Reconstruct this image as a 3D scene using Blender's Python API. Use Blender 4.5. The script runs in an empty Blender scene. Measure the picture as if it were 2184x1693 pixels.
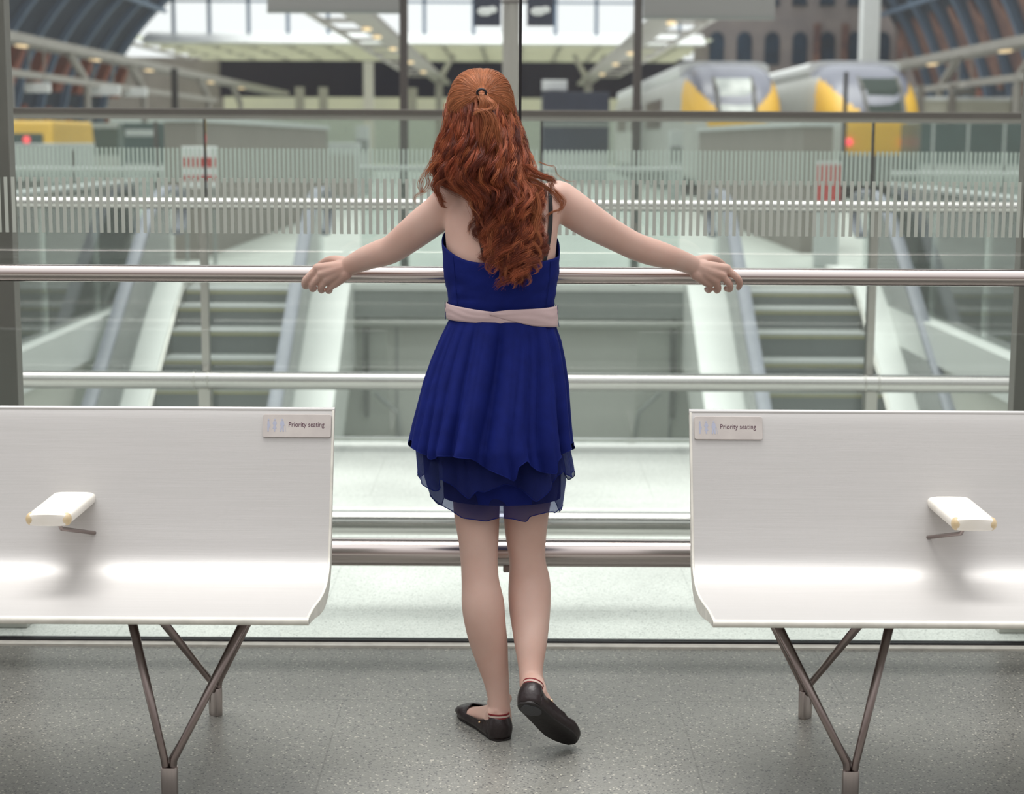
import bpy, bmesh, math, random
import numpy as np
from mathutils import Vector, Matrix, noise
from mathutils.bvhtree import BVHTree
random.seed(7); RNG = np.random.default_rng(11)
sc = bpy.context.scene
col = sc.collection

# ------------------------------------------------ camera, sky, sun, exposure
FPX, CAM_H = 3700.0, 1.49                       # focal length in pixels of a 2184 px wide frame, eye height
TILT, ROLL = math.atan(546.5 / FPX), math.radians(.3)
cd = bpy.data.cameras.new('camera'); cam = bpy.data.objects.new('camera', cd); col.objects.link(cam)
cd.sensor_width = 36; cd.sensor_fit = 'HORIZONTAL'; cd.lens = FPX / 2184 * 36
cd.clip_start = .05; cd.clip_end = 600
cam.matrix_world = Matrix.Translation((0, 0, CAM_H)) @ Matrix.Rotation(math.pi / 2 - TILT, 4, 'X') @ Matrix.Rotation(ROLL, 4, 'Z')
cd.dof.use_dof = True; cd.dof.focus_distance = 4.35; cd.dof.aperture_fstop = 3.6
sc.camera = cam

w = bpy.data.worlds.new('overcast_sky'); sc.world = w; w.use_nodes = True
nt = w.node_tree; nt.nodes.clear()
wo = nt.nodes.new('ShaderNodeOutputWorld'); bg = nt.nodes.new('ShaderNodeBackground'); bg.inputs[1].default_value = 1.0
tc = nt.nodes.new('ShaderNodeTexCoord'); sp = nt.nodes.new('ShaderNodeSeparateXYZ')
mz = nt.nodes.new('ShaderNodeMapRange'); mz.inputs[1].default_value = 0.0; mz.inputs[2].default_value = .8
my = nt.nodes.new('ShaderNodeMapRange'); my.inputs[1].default_value = -.5; my.inputs[2].default_value = .35
hz = nt.nodes.new('ShaderNodeMix'); hz.data_type = 'RGBA'
hz.inputs[6].default_value = (.21, .165, .15, 1); hz.inputs[7].default_value = (1.12, 1.13, 1.15, 1)
sk = nt.nodes.new('ShaderNodeMix'); sk.data_type = 'RGBA'; sk.inputs[7].default_value = (1.35, 1.35, 1.35, 1)
L = nt.links.new
L(tc.outputs['Generated'], sp.inputs[0]); L(sp.outputs[2], mz.inputs[0]); L(sp.outputs[1], my.inputs[0])
L(my.outputs[0], hz.inputs[0]); L(hz.outputs[2], sk.inputs[6]); L(mz.outputs[0], sk.inputs[0])
L(sk.outputs[2], bg.inputs[0]); L(bg.outputs[0], wo.inputs[0])
sl = bpy.data.lights.new('sun', 'SUN'); sl.energy = 3.2; sl.angle = math.radians(42); sl.color = (1, .98, .95)
sun = bpy.data.objects.new('sun', sl); col.objects.link(sun); sun.rotation_euler = (math.radians(-8), math.radians(-5), 0)
sc.view_settings.view_transform = 'Standard'; sc.view_settings.look = 'None'
sc.view_settings.gamma = 1; sc.view_settings.use_curve_mapping = False; sc.view_settings.exposure = 0.0

# ------------------------------------------------ helpers
_cr, _sr, _ct, _st = math.cos(ROLL), math.sin(ROLL), math.cos(TILT), math.sin(TILT)
def ray(px, py):
    a = (px - 1092) / FPX; b = -(py - 846.5) / FPX
    x = a * _cr - b * _sr; y = a * _sr + b * _cr
    return Vector((x, _ct + y * _st, -_st + y * _ct))
def P(px, py, D):
    """point of the place seen at (px, py) that stands D metres ahead"""
    r = ray(px, py); r = r * (D / r.y); r.z += CAM_H; return r
def G(px, py, z=0):
    r = ray(px, py); r = r * ((z - CAM_H) / r.z); r.z += CAM_H; return r
def ZY(py, D, px=1092): return P(px, py, D).z
def XP(px, D, py=300): return P(px, py, D).x

def tag(o, label=None, cat=None, group=None, kind=None):
    if label: o['label'] = label
    if cat: o['category'] = cat
    if group: o['group'] = group
    if kind: o['kind'] = kind
    return o
def thing(name, label, cat, loc=(0, 0, 0), group=None):
    o = bpy.data.objects.new(name, None); col.objects.link(o); o.location = loc; o.empty_display_size = .05
    return tag(o, label, cat, group)
class MB:
    """collects shapes for one mesh"""
    def __init__(s): s.v = []; s.f = []; s.m = []; s.mi = 0
    def add(s, vs, fs):
        n = len(s.v); s.v += [tuple(v) for v in vs]
        for f in fs: s.f.append(tuple(i + n for i in f)); s.m.append(s.mi)
        return s
    def box(s, a, b):
        (x0, y0, z0), (x1, y1, z1) = a, b
        return s.add([(x0,y0,z0),(x1,y0,z0),(x1,y1,z0),(x0,y1,z0),(x0,y0,z1),(x1,y0,z1),(x1,y1,z1),(x0,y1,z1)],
                     [(0,3,2,1),(4,5,6,7),(0,1,5,4),(1,2,6,5),(2,3,7,6),(3,0,4,7)])
    def bar(s, a, b, r, n=10, r2=None, flat=1.0, cap=True):
        a, b = Vector(a), Vector(b); t = (b - a).normalized(); r2 = r if r2 is None else r2
        u = t.orthogonal().normalized() if abs(t.z) > .99 else t.cross(Vector((0, 0, 1))).normalized()
        v = t.cross(u)
        vs = []
        for p, rr in ((a, r), (b, r2)):
            for k in range(n):
                q = 2 * math.pi * (k + .5) / n; vs.append(p + u * math.cos(q) * rr + v * math.sin(q) * rr * flat)
        fs = [(k, (k + 1) % n, n + (k + 1) % n, n + k) for k in range(n)]
        if cap: fs += [tuple(range(n))[::-1], tuple(range(n, 2 * n))]
        return s.add(vs, fs)
    def path(s, pts, rad, n=10):
        """round tube through points; rad number or list"""
        pts = [Vector(p) for p in pts]; m = len(pts)
        if not hasattr(rad, '__len__'): rad = [rad] * m
        vs = []; u = None
        for i, p in enumerate(pts):
            t = (pts[min(i + 1, m - 1)] - pts[max(i - 1, 0)]).normalized()
            u = (t.orthogonal() if u is None else u - t * u.dot(t)).normalized(); v = t.cross(u)
            for k in range(n):
                q = 2 * math.pi * k / n; vs.append(p + (u * math.cos(q) + v * math.sin(q)) * rad[i])
        fs = [(i * n + k, i * n + (k + 1) % n, (i + 1) * n + (k + 1) % n, (i + 1) * n + k) for i in range(m - 1) for k in range(n)]
        fs += [tuple(range(n))[::-1], tuple(range((m - 1) * n, m * n))]
        return s.add(vs, fs)
    def prism(s, poly, d, axis='x', at=0):
        """polygon in the two other axes, extruded along axis from at to at+d"""
        n = len(poly); vs = []
        for c in (at, at + d):
            for (a, b) in poly:
                vs.append({'x': (c, a, b), 'y': (a, c, b), 'z': (a, b, c)}[axis])
        fs = [(k, (k + 1) % n, n + (k + 1) % n, n + k) for k in range(n)] + [tuple(range(n))[::-1], tuple(range(n, 2 * n))]
        return s.add(vs, fs)
    def rings(s, rs, closed=True, cap=True):
        n = len(rs[0]); vs = [p for r in rs for p in r]; K = n if closed else n - 1
        fs = [(i * n + k, i * n + (k + 1) % n, (i + 1) * n + (k + 1) % n, (i + 1) * n + k) for i in range(len(rs) - 1) for k in range(K)]
        if cap and closed: fs += [tuple(range(n))[::-1], tuple(range((len(rs) - 1) * n, len(rs) * n))]
        return s.add(vs, fs)
    def ball(s, c, r, nu=14, nv=9, rot=None):
        c = Vector(c); r = r if hasattr(r, '__len__') else (r, r, r); rs = []
        for i in range(1, nv):
            p = math.pi * i / nv; ring = []
            for k in range(nu):
                q = 2 * math.pi * k / nu
                v = Vector((r[0] * math.sin(p) * math.cos(q), r[1] * math.sin(p) * math.sin(q), r[2] * math.cos(p)))
                ring.append(c + (rot @ v if rot else v))
            rs.append(ring[::-1])
        return s.rings(rs)
    def build(s, name, mat, parent=None, smooth=False, bevel=0, seg=2, auto=None):
        me = bpy.data.meshes.new(name); me.from_pydata(s.v, [], s.f)
        mats = mat if isinstance(mat, (list, tuple)) else [mat]
        for m in mats: me.materials.append(m)
        if len(mats) > 1: me.polygons.foreach_set('material_index', s.m)
        bm = bmesh.new(); bm.from_mesh(me); bmesh.ops.recalc_face_normals(bm, faces=bm.faces); bm.to_mesh(me); bm.free()
        if smooth: me.polygons.foreach_set('use_smooth', [True] * len(me.polygons))
        if auto:
            me.polygons.foreach_set('use_smooth', [True] * len(me.polygons)); me.set_sharp_from_angle(angle=math.radians(auto))
        o = bpy.data.objects.new(name, me); col.objects.link(o)
        if parent is not None:
            o.parent = parent; o.matrix_parent_inverse = Matrix.Translation(-Vector(parent_loc(parent)))
        if bevel:
            b = o.modifiers.new('bevel', 'BEVEL'); b.width = bevel; b.segments = seg; b.limit_method = 'ANGLE'
        return o
def parent_loc(p):
    q = Vector((0, 0, 0))
    while p is not None:
        q += Vector(p.location)
        if p.parent is not None: q += p.matrix_parent_inverse.translation
        p = p.parent
    return q
def struct(o): o['kind'] = 'structure'; return o
def cr(pts, n):
    """Catmull-Rom resampling of a list of float tuples, n steps per span"""
    A = np.array(pts, float); out = []
    for i in range(len(A) - 1):
        p0, p1, p2, p3 = A[max(i - 1, 0)], A[i], A[i + 1], A[min(i + 2, len(A) - 1)]
        for k in range(n):
            t = k / n
            out.append(.5 * ((2 * p1) + (p2 - p0) * t + (2 * p0 - 5 * p1 + 4 * p2 - p3) * t * t + (3 * p1 - p0 - 3 * p2 + p3) * t ** 3))
    out.append(A[-1]); return np.array(out)

# ------------------------------------------------ materials (all procedural)
def mat(name, c, rough=.5, metal=0, var=.06, scale=8, bump=0, bscale=60, stretch=None, spec=.5, emit=None, es=0, c2=None, alpha=1, sheen=0, sss=0, aniso=None):
    m = bpy.data.materials.new(name); m.use_nodes = True; t = m.node_tree; b = t.nodes['Principled BSDF']; l = t.links.new
    b.inputs['Roughness'].default_value = rough; b.inputs['Metallic'].default_value = metal; b.inputs['Specular IOR Level'].default_value = spec
    co = t.nodes.new('ShaderNodeTexCoord'); mp = t.nodes.new('ShaderNodeMapping'); l(co.outputs['Object'], mp.inputs[0])
    if stretch: mp.inputs['Scale'].default_value = stretch
    nz = t.nodes.new('ShaderNodeTexNoise'); nz.inputs['Scale'].default_value = scale; nz.inputs['Detail'].default_value = 4; l(mp.outputs[0], nz.inputs[0])
    rp = t.nodes.new('ShaderNodeValToRGB'); l(nz.outputs[0], rp.inputs[0])
    a = c2 if c2 else tuple(min(1, x * (1 + var)) for x in c); d = c if c2 else tuple(x * (1 - var) for x in c)
    rp.color_ramp.elements[0].position = .3; rp.color_ramp.elements[0].color = (*d, 1)
    rp.color_ramp.elements[1].position = .7; rp.color_ramp.elements[1].color = (*a, 1)
    l(rp.outputs[0], b.inputs['Base Color'])
    if bump:
        n2 = t.nodes.new('ShaderNodeTexNoise'); n2.inputs['Scale'].default_value = bscale; n2.inputs['Detail'].default_value = 3; l(mp.outputs[0], n2.inputs[0])
        bp = t.nodes.new('ShaderNodeBump'); bp.inputs['Strength'].default_value = bump; bp.inputs['Distance'].default_value = .002
        l(n2.outputs[0], bp.inputs['Height']); l(bp.outputs[0], b.inputs['Normal'])
    if emit: b.inputs['Emission Color'].default_value = (*emit, 1); b.inputs['Emission Strength'].default_value = es
    if sheen: b.inputs['Sheen Weight'].default_value = sheen; b.inputs['Sheen Tint'].default_value = (*[min(1, x * 4 + .05) for x in c], 1)
    if sss: b.inputs['Subsurface Weight'].default_value = sss; b.inputs['Subsurface Scale'].default_value = .01; b.inputs['Subsurface Radius'].default_value = (1, .35, .2)
    if alpha < 1: b.inputs['Alpha'].default_value = alpha
    return m
def glass(name, tint, refl=1.0, haze=0, hc=(.7, .75, .73)):
    """flat pane: fresnel mirror over a tinted clear body, with a little milky haze mixed into its colour"""
    m = bpy.data.materials.new(name); m.use_nodes = True; t = m.node_tree; t.nodes.clear(); l = t.links.new
    o = t.nodes.new('ShaderNodeOutputMaterial'); tr = t.nodes.new('ShaderNodeBsdfTransparent'); tr.inputs[0].default_value = (*tint, 1)
    gl = t.nodes.new('ShaderNodeBsdfGlossy'); gl.inputs['Roughness'].default_value = .02; gl.inputs[0].default_value = (refl, refl, refl, 1)
    fr = t.nodes.new('ShaderNodeFresnel'); fr.inputs[0].default_value = 1.45
    mx = t.nodes.new('ShaderNodeMixShader'); l(fr.outputs[0], mx.inputs[0]); l(gl.outputs[0], mx.inputs[2])
    src = tr.outputs[0]
    if haze:
        df = t.nodes.new('ShaderNodeBsdfDiffuse'); df.inputs[0].default_value = (*hc, 1)  # pale diffuse mixed into the pane for a milky look
        nz = t.nodes.new('ShaderNodeTexNoise'); nz.inputs['Scale'].default_value = 1.3
        ma = t.nodes.new('ShaderNodeMath'); ma.operation = 'MULTIPLY'; ma.inputs[1].default_value = haze * 2
        l(nz.outputs[0], ma.inputs[0])
        m2 = t.nodes.new('ShaderNodeMixShader'); l(ma.outputs[0], m2.inputs[0]); l(tr.outputs[0], m2.inputs[1]); l(df.outputs[0], m2.inputs[2]); src = m2.outputs[0]
    l(src, mx.inputs[1]); l(mx.outputs[0], o.inputs[0]); return m
M = {}
M['steel'] = mat('brushed_steel', (.56, .55, .53), .24, 1, stretch=(1, 60, 60), scale=5, var=.05)
M['rail'] = mat('polished_handrail_steel', (.66, .595, .57), .2, 1, stretch=(.5, 80, 80), scale=6, var=.06)
M['satin'] = mat('satin_steel', (.50, .49, .46), .36, 1, scale=3)
M['column'] = mat('grey_painted_steel', (.20, .19, .17), .45, .3, scale=2)
M['dark_steel'] = mat('bronze_dark_steel', (.115, .10, .09), .4, .5, scale=3)
M['rod'] = mat('dark_rod_steel', (.30, .25, .235), .3, 1, scale=12, var=.1)
M['socket'] = mat('socket_steel', (.56, .50, .48), .28, 1, stretch=(40, 40, 1), scale=4)
M['bench'] = mat('brushed_pale_aluminium', (.51, .50, .485), .42, .34, stretch=(.6, 40, 90), scale=7, var=.045, bump=.12, bscale=24, c2=(.555, .54, .53))
M['bench_edge'] = mat('worn_pale_edge', (.66, .64, .58), .45, .1, scale=20, var=.12)
M['pad'] = mat('cream_plastic_pad', (.74, .70, .62), .5, 0, scale=14, c2=(.80, .77, .72))
M['pad_tip'] = mat('yellowed_pad_corner', (.52, .38, .19), .5, 0, scale=30, c2=(.66, .55, .38))
M['plaque'] = mat('satin_plaque', (.47, .43, .41), .42, .25, scale=22, c2=(.54, .50, .47))
M['ink'] = mat('maroon_ink', (.075, .022, .045), .5, spec=.2)
M['icon'] = mat('pale_lavender_ink', (.40, .42, .52), .5, spec=.2)
M['black'] = mat('black_rubber', (.012, .012, .015), .5)
M['frit'] = mat('grey_green_frit', (.56, .60, .54), .65, spec=.3, scale=3, var=.02)
M['frit2'] = mat('pale_green_frit', (.52, .60, .55), .65, spec=.3, scale=3, var=.02)
M['skin'] = mat('fair_skin', (.60, .375, .305), .5, sss=.15, scale=9, c2=(.66, .455, .385), spec=.35, bump=.03, bscale=300)
M['blue'] = mat('royal_blue_chiffon', (.0060, .0125, .122), .75, scale=30, var=.12, bump=.15, bscale=700, sheen=.06, spec=.12)
M['sash'] = mat('dusty_pink_ribbon', (.56, .42, .42), .6, scale=12, var=.06, bump=.1, bscale=500, spec=.3)
M['leather'] = mat('dark_brown_leather', (.022, .014, .015), .34, scale=30, var=.2, bump=.5, bscale=90)
M['sole'] = mat('black_rubber_sole', (.014, .011, .011), .55, scale=40, var=.2, bump=.3, bscale=160)
M['heelpad'] = mat('charcoal_heel_patch', (.05, .05, .055), .5, scale=60, bump=.5, bscale=400)
M['red_el'] = mat('dark_red_elastic', (.21, .015, .02), .7)
M['cream_el'] = mat('cream_elastic', (.62, .50, .43), .7)
M['stud'] = mat('gold_stud', (.9, .65, .4), .25, 1)
M['strap'] = mat('black_strap', (.008, .008, .010), .6)
M['tie'] = mat('black_hair_tie', (.008, .009, .016), .6)
M['eye'] = mat('eye_white', (.8, .78, .76), .2)
M['lip'] = mat('lip_pink', (.45, .16, .14), .45)
def cloth_sheer(name, c, a):
    m = mat(name, c, .75, scale=30, var=.1, sheen=.3, spec=.2, bump=.1, bscale=700)
    t = m.node_tree; b = t.nodes['Principled BSDF']; o = t.nodes['Material Output']; l = t.links.new
    tr = t.nodes.new('ShaderNodeBsdfTransparent'); mx = t.nodes.new('ShaderNodeMixShader'); tr.inputs[0].default_value = (.72, .76, .95, 1)
    mx.inputs[0].default_value = a; l(tr.outputs[0], mx.inputs[1]); l(b.outputs[0], mx.inputs[2]); l(mx.outputs[0], o.inputs[0]); return m
M['sheer'] = cloth_sheer('sheer_blue_chiffon', (.0065, .0125, .10), .80)
M['sheer2'] = cloth_sheer('very_sheer_blue_chiffon', (.008, .012, .085), .72)

def floor_mat(name, base, chip_l, chip_d, rough, joint, chip=.5, gx=.9, gy=.9, ox=.0, oy=.0, jd=.75):
    m = bpy.data.materials.new(name); m.use_nodes = True; t = m.node_tree; b = t.nodes['Principled BSDF']; l = t.links.new
    co = t.nodes.new('ShaderNodeTexCoord')
    def N(k): return t.nodes.new(k)
    v = N('ShaderNodeTexVoronoi'); v.inputs['Scale'].default_value = 240; l(co.outputs['Object'], v.inputs[0])
    r = N('ShaderNodeValToRGB'); s = N('ShaderNodeSeparateColor'); l(v.outputs['Color'], s.inputs[0]); l(s.outputs[0], r.inputs[0])
    e = r.color_ramp.elements; e[0].position = 0; e[0].color = (*chip_d, 1); e[1].position = .08; e[1].color = (*base, 1)
    for p, c in ((.5, tuple(x * 1.12 for x in base)), (.8, tuple(x * .95 for x in base)), (.93, tuple(x * 1.25 for x in base)), (.965, chip_l)):
        q = e.new(p); q.color = (*c, 1)
    r.color_ramp.interpolation = 'CONSTANT'
    n = N('ShaderNodeTexNoise'); n.inputs['Scale'].default_value = 1.6; n.inputs['Detail'].default_value = 5; l(co.outputs['Object'], n.inputs[0])
    mr = N('ShaderNodeMapRange'); mr.inputs[1].default_value = .3; mr.inputs[2].default_value = .7; mr.inputs[3].default_value = .86; mr.inputs[4].default_value = 1.12; l(n.outputs[0], mr.inputs[0])
    mu = N('ShaderNodeMix'); mu.data_type = 'RGBA'; mu.blend_type = 'MULTIPLY'; mu.inputs[0].default_value = 1; l(r.outputs[0], mu.inputs[6]); l(mr.outputs[0], mu.inputs[7])
    br = N('ShaderNodeTexBrick'); mp = N('ShaderNodeMapping'); mp.inputs['Location'].default_value = (ox, oy, 0); l(co.outputs['Object'], mp.inputs[0]); l(mp.outputs[0], br.inputs[0])
    br.inputs['Scale'].default_value = 1; br.inputs['Mortar Size'].default_value = joint; br.inputs['Brick Width'].default_value = gx; br.inputs['Row Height'].default_value = gy
    br.inputs['Color1'].default_value = br.inputs['Color2'].default_value = (1, 1, 1, 1); br.inputs['Mortar'].default_value = (jd, jd, jd, 1); br.offset = .5
    m2 = N('ShaderNodeMix'); m2.data_type = 'RGBA'; m2.blend_type = 'MULTIPLY'; m2.inputs[0].default_value = 1
    l(mu.outputs[2], m2.inputs[6]); l(br.outputs[0], m2.inputs[7]); l(m2.outputs[2], b.inputs['Base Color'])
    b.inputs['Roughness'].default_value = rough; b.inputs['Specular IOR Level'].default_value = .4
    return m
M['floor'] = floor_mat('grey_terrazzo', (.212, .212, .192), (.47, .45, .39), (.10, .10, .10), .34, .0022)
M['slab'] = floor_mat('pale_green_grey_slabs', (.56, .585, .55), (.66, .66, .62), (.36, .38, .36), .5, .003, gx=1.2, gy=.9, jd=.85)
M['far_floor'] = floor_mat('pale_concourse_floor', (.52, .55, .51), (.6, .6, .56), (.45, .47, .45), .4, .004, gx=1.5, gy=1.5, jd=.9)
M['glass_near'] = glass('clear_screen_glass', (.965, .985, .975), 1.0, .03)
M['glass_out'] = glass('green_barrier_glass', (.95, .972, .962), .8, .05, (.55, .68, .64))
M['glass_far'] = glass('pale_green_glass', (.92, .955, .94), .8, .10, (.66, .72, .69))

# ------------------------------------------------ room shell near the camera
struct(MB().box((-9, -2.5, -.25), (9, 4.985, 0)).build('floor', M['floor']))
tr = struct(MB().box((-9, 4.985, -.05), (9, 5.02, .006)).build('trim_1', M['bench_edge']))
struct(MB().box((-9, 5.02, -.05), (9, 5.05, .012)).build('trim_2', M['black']))
struct(MB().box((-9, 5.055, -.25), (9, 8.57, 0)).build('floor_outside', M['slab']))
struct(MB().box((-9, 8.57, -.30), (9, 8.62, .012)).build('trim_3', M['steel']))

GD = 5.035                                             # the glass screen
xj = XP(1110, GD, 80)
zt, zb = ZY(380, GD, 600), ZY(498, GD, 600)
for k, (x0, x1) in enumerate(((-4.6, xj - .002), (xj + .002, 4.6))):
    wn = struct(thing('window_%d' % (k + 1), None, None, ((x0 + x1) / 2, GD, 0)))
    MB().box((x0, GD - .006, .012), (x1, GD + .006, 2.9)).build('pane', M['glass_near'], wn)
    fr = MB(); x = x0 + .012 if k else x1 - .012
    i0 = int(math.ceil(x0 / .0210)); i1 = int(x1 / .0210)
    for i in range(i0, i1):
        a = i * .0210 + .004
        if a < x0 + .002 or a + .0102 > x1: continue
        fr.box((a, GD - .0072, zb), (a + .0102, GD - .0062, zt))
    fr.build('frit_stripes', M['frit'], wn)
    if k == 0: MB().box((xj - .004, GD - .008, .022), (xj + .004, GD + .008, 2.9)).build('joint_seal', M['black'], wn)
tag(bpy.data.objects['window_1'], kind='structure')

# handrail and lower tube in front of the glass, with their brackets
RY = 4.68; RZ = ZY(587, RY); RR = .0235
hr = thing('handrail', 'polished steel tubular handrail she holds, in front of the glass', 'handrail', (0, RY, RZ))
MB().bar((-4.6, RY, RZ), (4.6, RY, RZ), RR, 32).build('rail_tube', M['rail'], hr, auto=40)
for x in (-4.2, -2.1, 2.1, 4.2):
    b = MB().path([(x, RY, RZ - .01), (x, RY, RZ - .06), (x, RY + .02, RZ - .1), (x, RY + .02, 0.0)], .012)
    b.build('bracket_post', M['steel'], hr, smooth=True)
LY = 4.80; LZ = ZY(1178, LY); LR = .040
lr = thing('bump_rail', 'thick steel tube low in front of the glass behind her knees', 'rail', (0, LY, 0))
MB().bar((-4.6, LY, LZ), (4.6, LY, LZ), LR, 36).build('rail_tube', M['rail'], lr, auto=40)
cx = XP(1082, LY, 1210)
MB().box((cx - .012, LY - .02, LZ - LR - .014), (cx + .012, LY + .03, LZ - LR + .006)).build('foot_bracket', M['rod'], lr, bevel=.004)
OY = 5.42; OZ = ZY(1116, OY)
ot = thing('outer_tube_rail', 'round steel tube low outside the glass, just above the bump rail', 'rail', (0, OY, 0))
MB().bar((-4.6, OY, OZ), (4.6, OY, OZ), .0385, 32).build('rail_tube', M['steel'], ot, auto=40)

# steel columns outside the glass at both ends of the view
for sx, lab in ((-1, 'flat grey steel column outside the glass at the left edge'), (1, 'flat grey steel column outside the glass at the right edge')):
    cy = 5.20
    xin = XP(40, cy, 870) if sx < 0 else XP(2161, cy, 870)
    c = thing('steel_column', lab, 'column', (xin, cy, 0), 'columns outside the glass')
    x0, x1 = (xin - .13, xin) if sx < 0 else (xin, xin + .13)
    MB().box((x0, cy, .03), (x1, cy + .06, 3.2)).build('shaft', M['column'], c, bevel=.003)
    MB().box((x0 - .02, cy - .03, 0), (x1 + .01 * (1 if sx < 0 else 1), cy + .1, .03)).build('base_plate', M['satin'], c, bevel=.003)

# ------------------------------------------------ outer glass barrier, 8.4 m away
BY = 8.42
ob = thing('glass_barrier', 'long green glass barrier with dark top rail beyond the outer ledge', 'barrier', (0, BY, 0))
ztop = ZY(243, BY); jx = [-8.4, -4.0, XP(437, BY), XP(1155, BY), XP(1862, BY), 4.0, 8.4]
for a, b in zip(jx[:-1], jx[1:]):
    g = MB().box((a + .006, BY - .006, .02), (b - .006, BY + .006, ztop - .012)).build('glass_panel', M['glass_out'], ob)
    f = MB(); i = int(a / .0213) + 1
    z1, z0 = ZY(319, BY), ZY(392, BY)
    while i * .0213 + .011 < b:
        if i * .0213 > a + .008: f.box((i * .0213, BY - .0085, z0), (i * .0213 + .0108, BY - .0065, z1))
        i += 1
    f.build('frit_stripes', M['frit2'], g)
MB().box((-8.4, BY - .03, ztop - .012), (8.4, BY + .03, ztop + .018)).build('top_rail', M['dark_steel'], ob, bevel=.004)
MB().box((-8.4, BY - .012, ztop - .032), (8.4, BY + .012, ztop - .012)).build('clamp_channel', M['satin'], ob)
for x in jx[1:-1]:
    MB().box((x - .005, BY - .008, .02), (x + .005, BY + .008, ztop - .03)).build('joint_seal', M['black'], ob)
hz_ = ZY(437, BY - .12); kz = ZY(814, BY - .15)
MB().bar((-8.4, BY - .12, hz_), (8.4, BY - .12, hz_), .027, 20).build('grab_rail', M['steel'], ob, auto=40)
MB().bar((-8.4, BY - .15, kz), (8.4, BY - .15, kz), .043, 28).build('knee_tube', M['steel'], ob, auto=40)
for px in (436, 1861):
    x = XP(px, BY - .06, 600)
    p = MB().box((x - .019, BY - .07, 0), (x + .019, BY - .035, hz_)).build('barrier_post', M['satin'], ob, bevel=.004)
    MB().bar((x - .045, BY - .15, kz), (x - .035, BY - .15, kz), .046, 28).build('clamp_ring', M['satin'], p, auto=40)
    MB().bar((x + .02, BY - .15, kz), (x + .03, BY - .15, kz), .046, 28).build('clamp_ring', M['satin'], p, auto=40)
    MB().box((x - .03, BY - .13, 0), (x + .03, BY - .05, kz - .02)).build('post_foot', M['satin'], p, bevel=.006)
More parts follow.
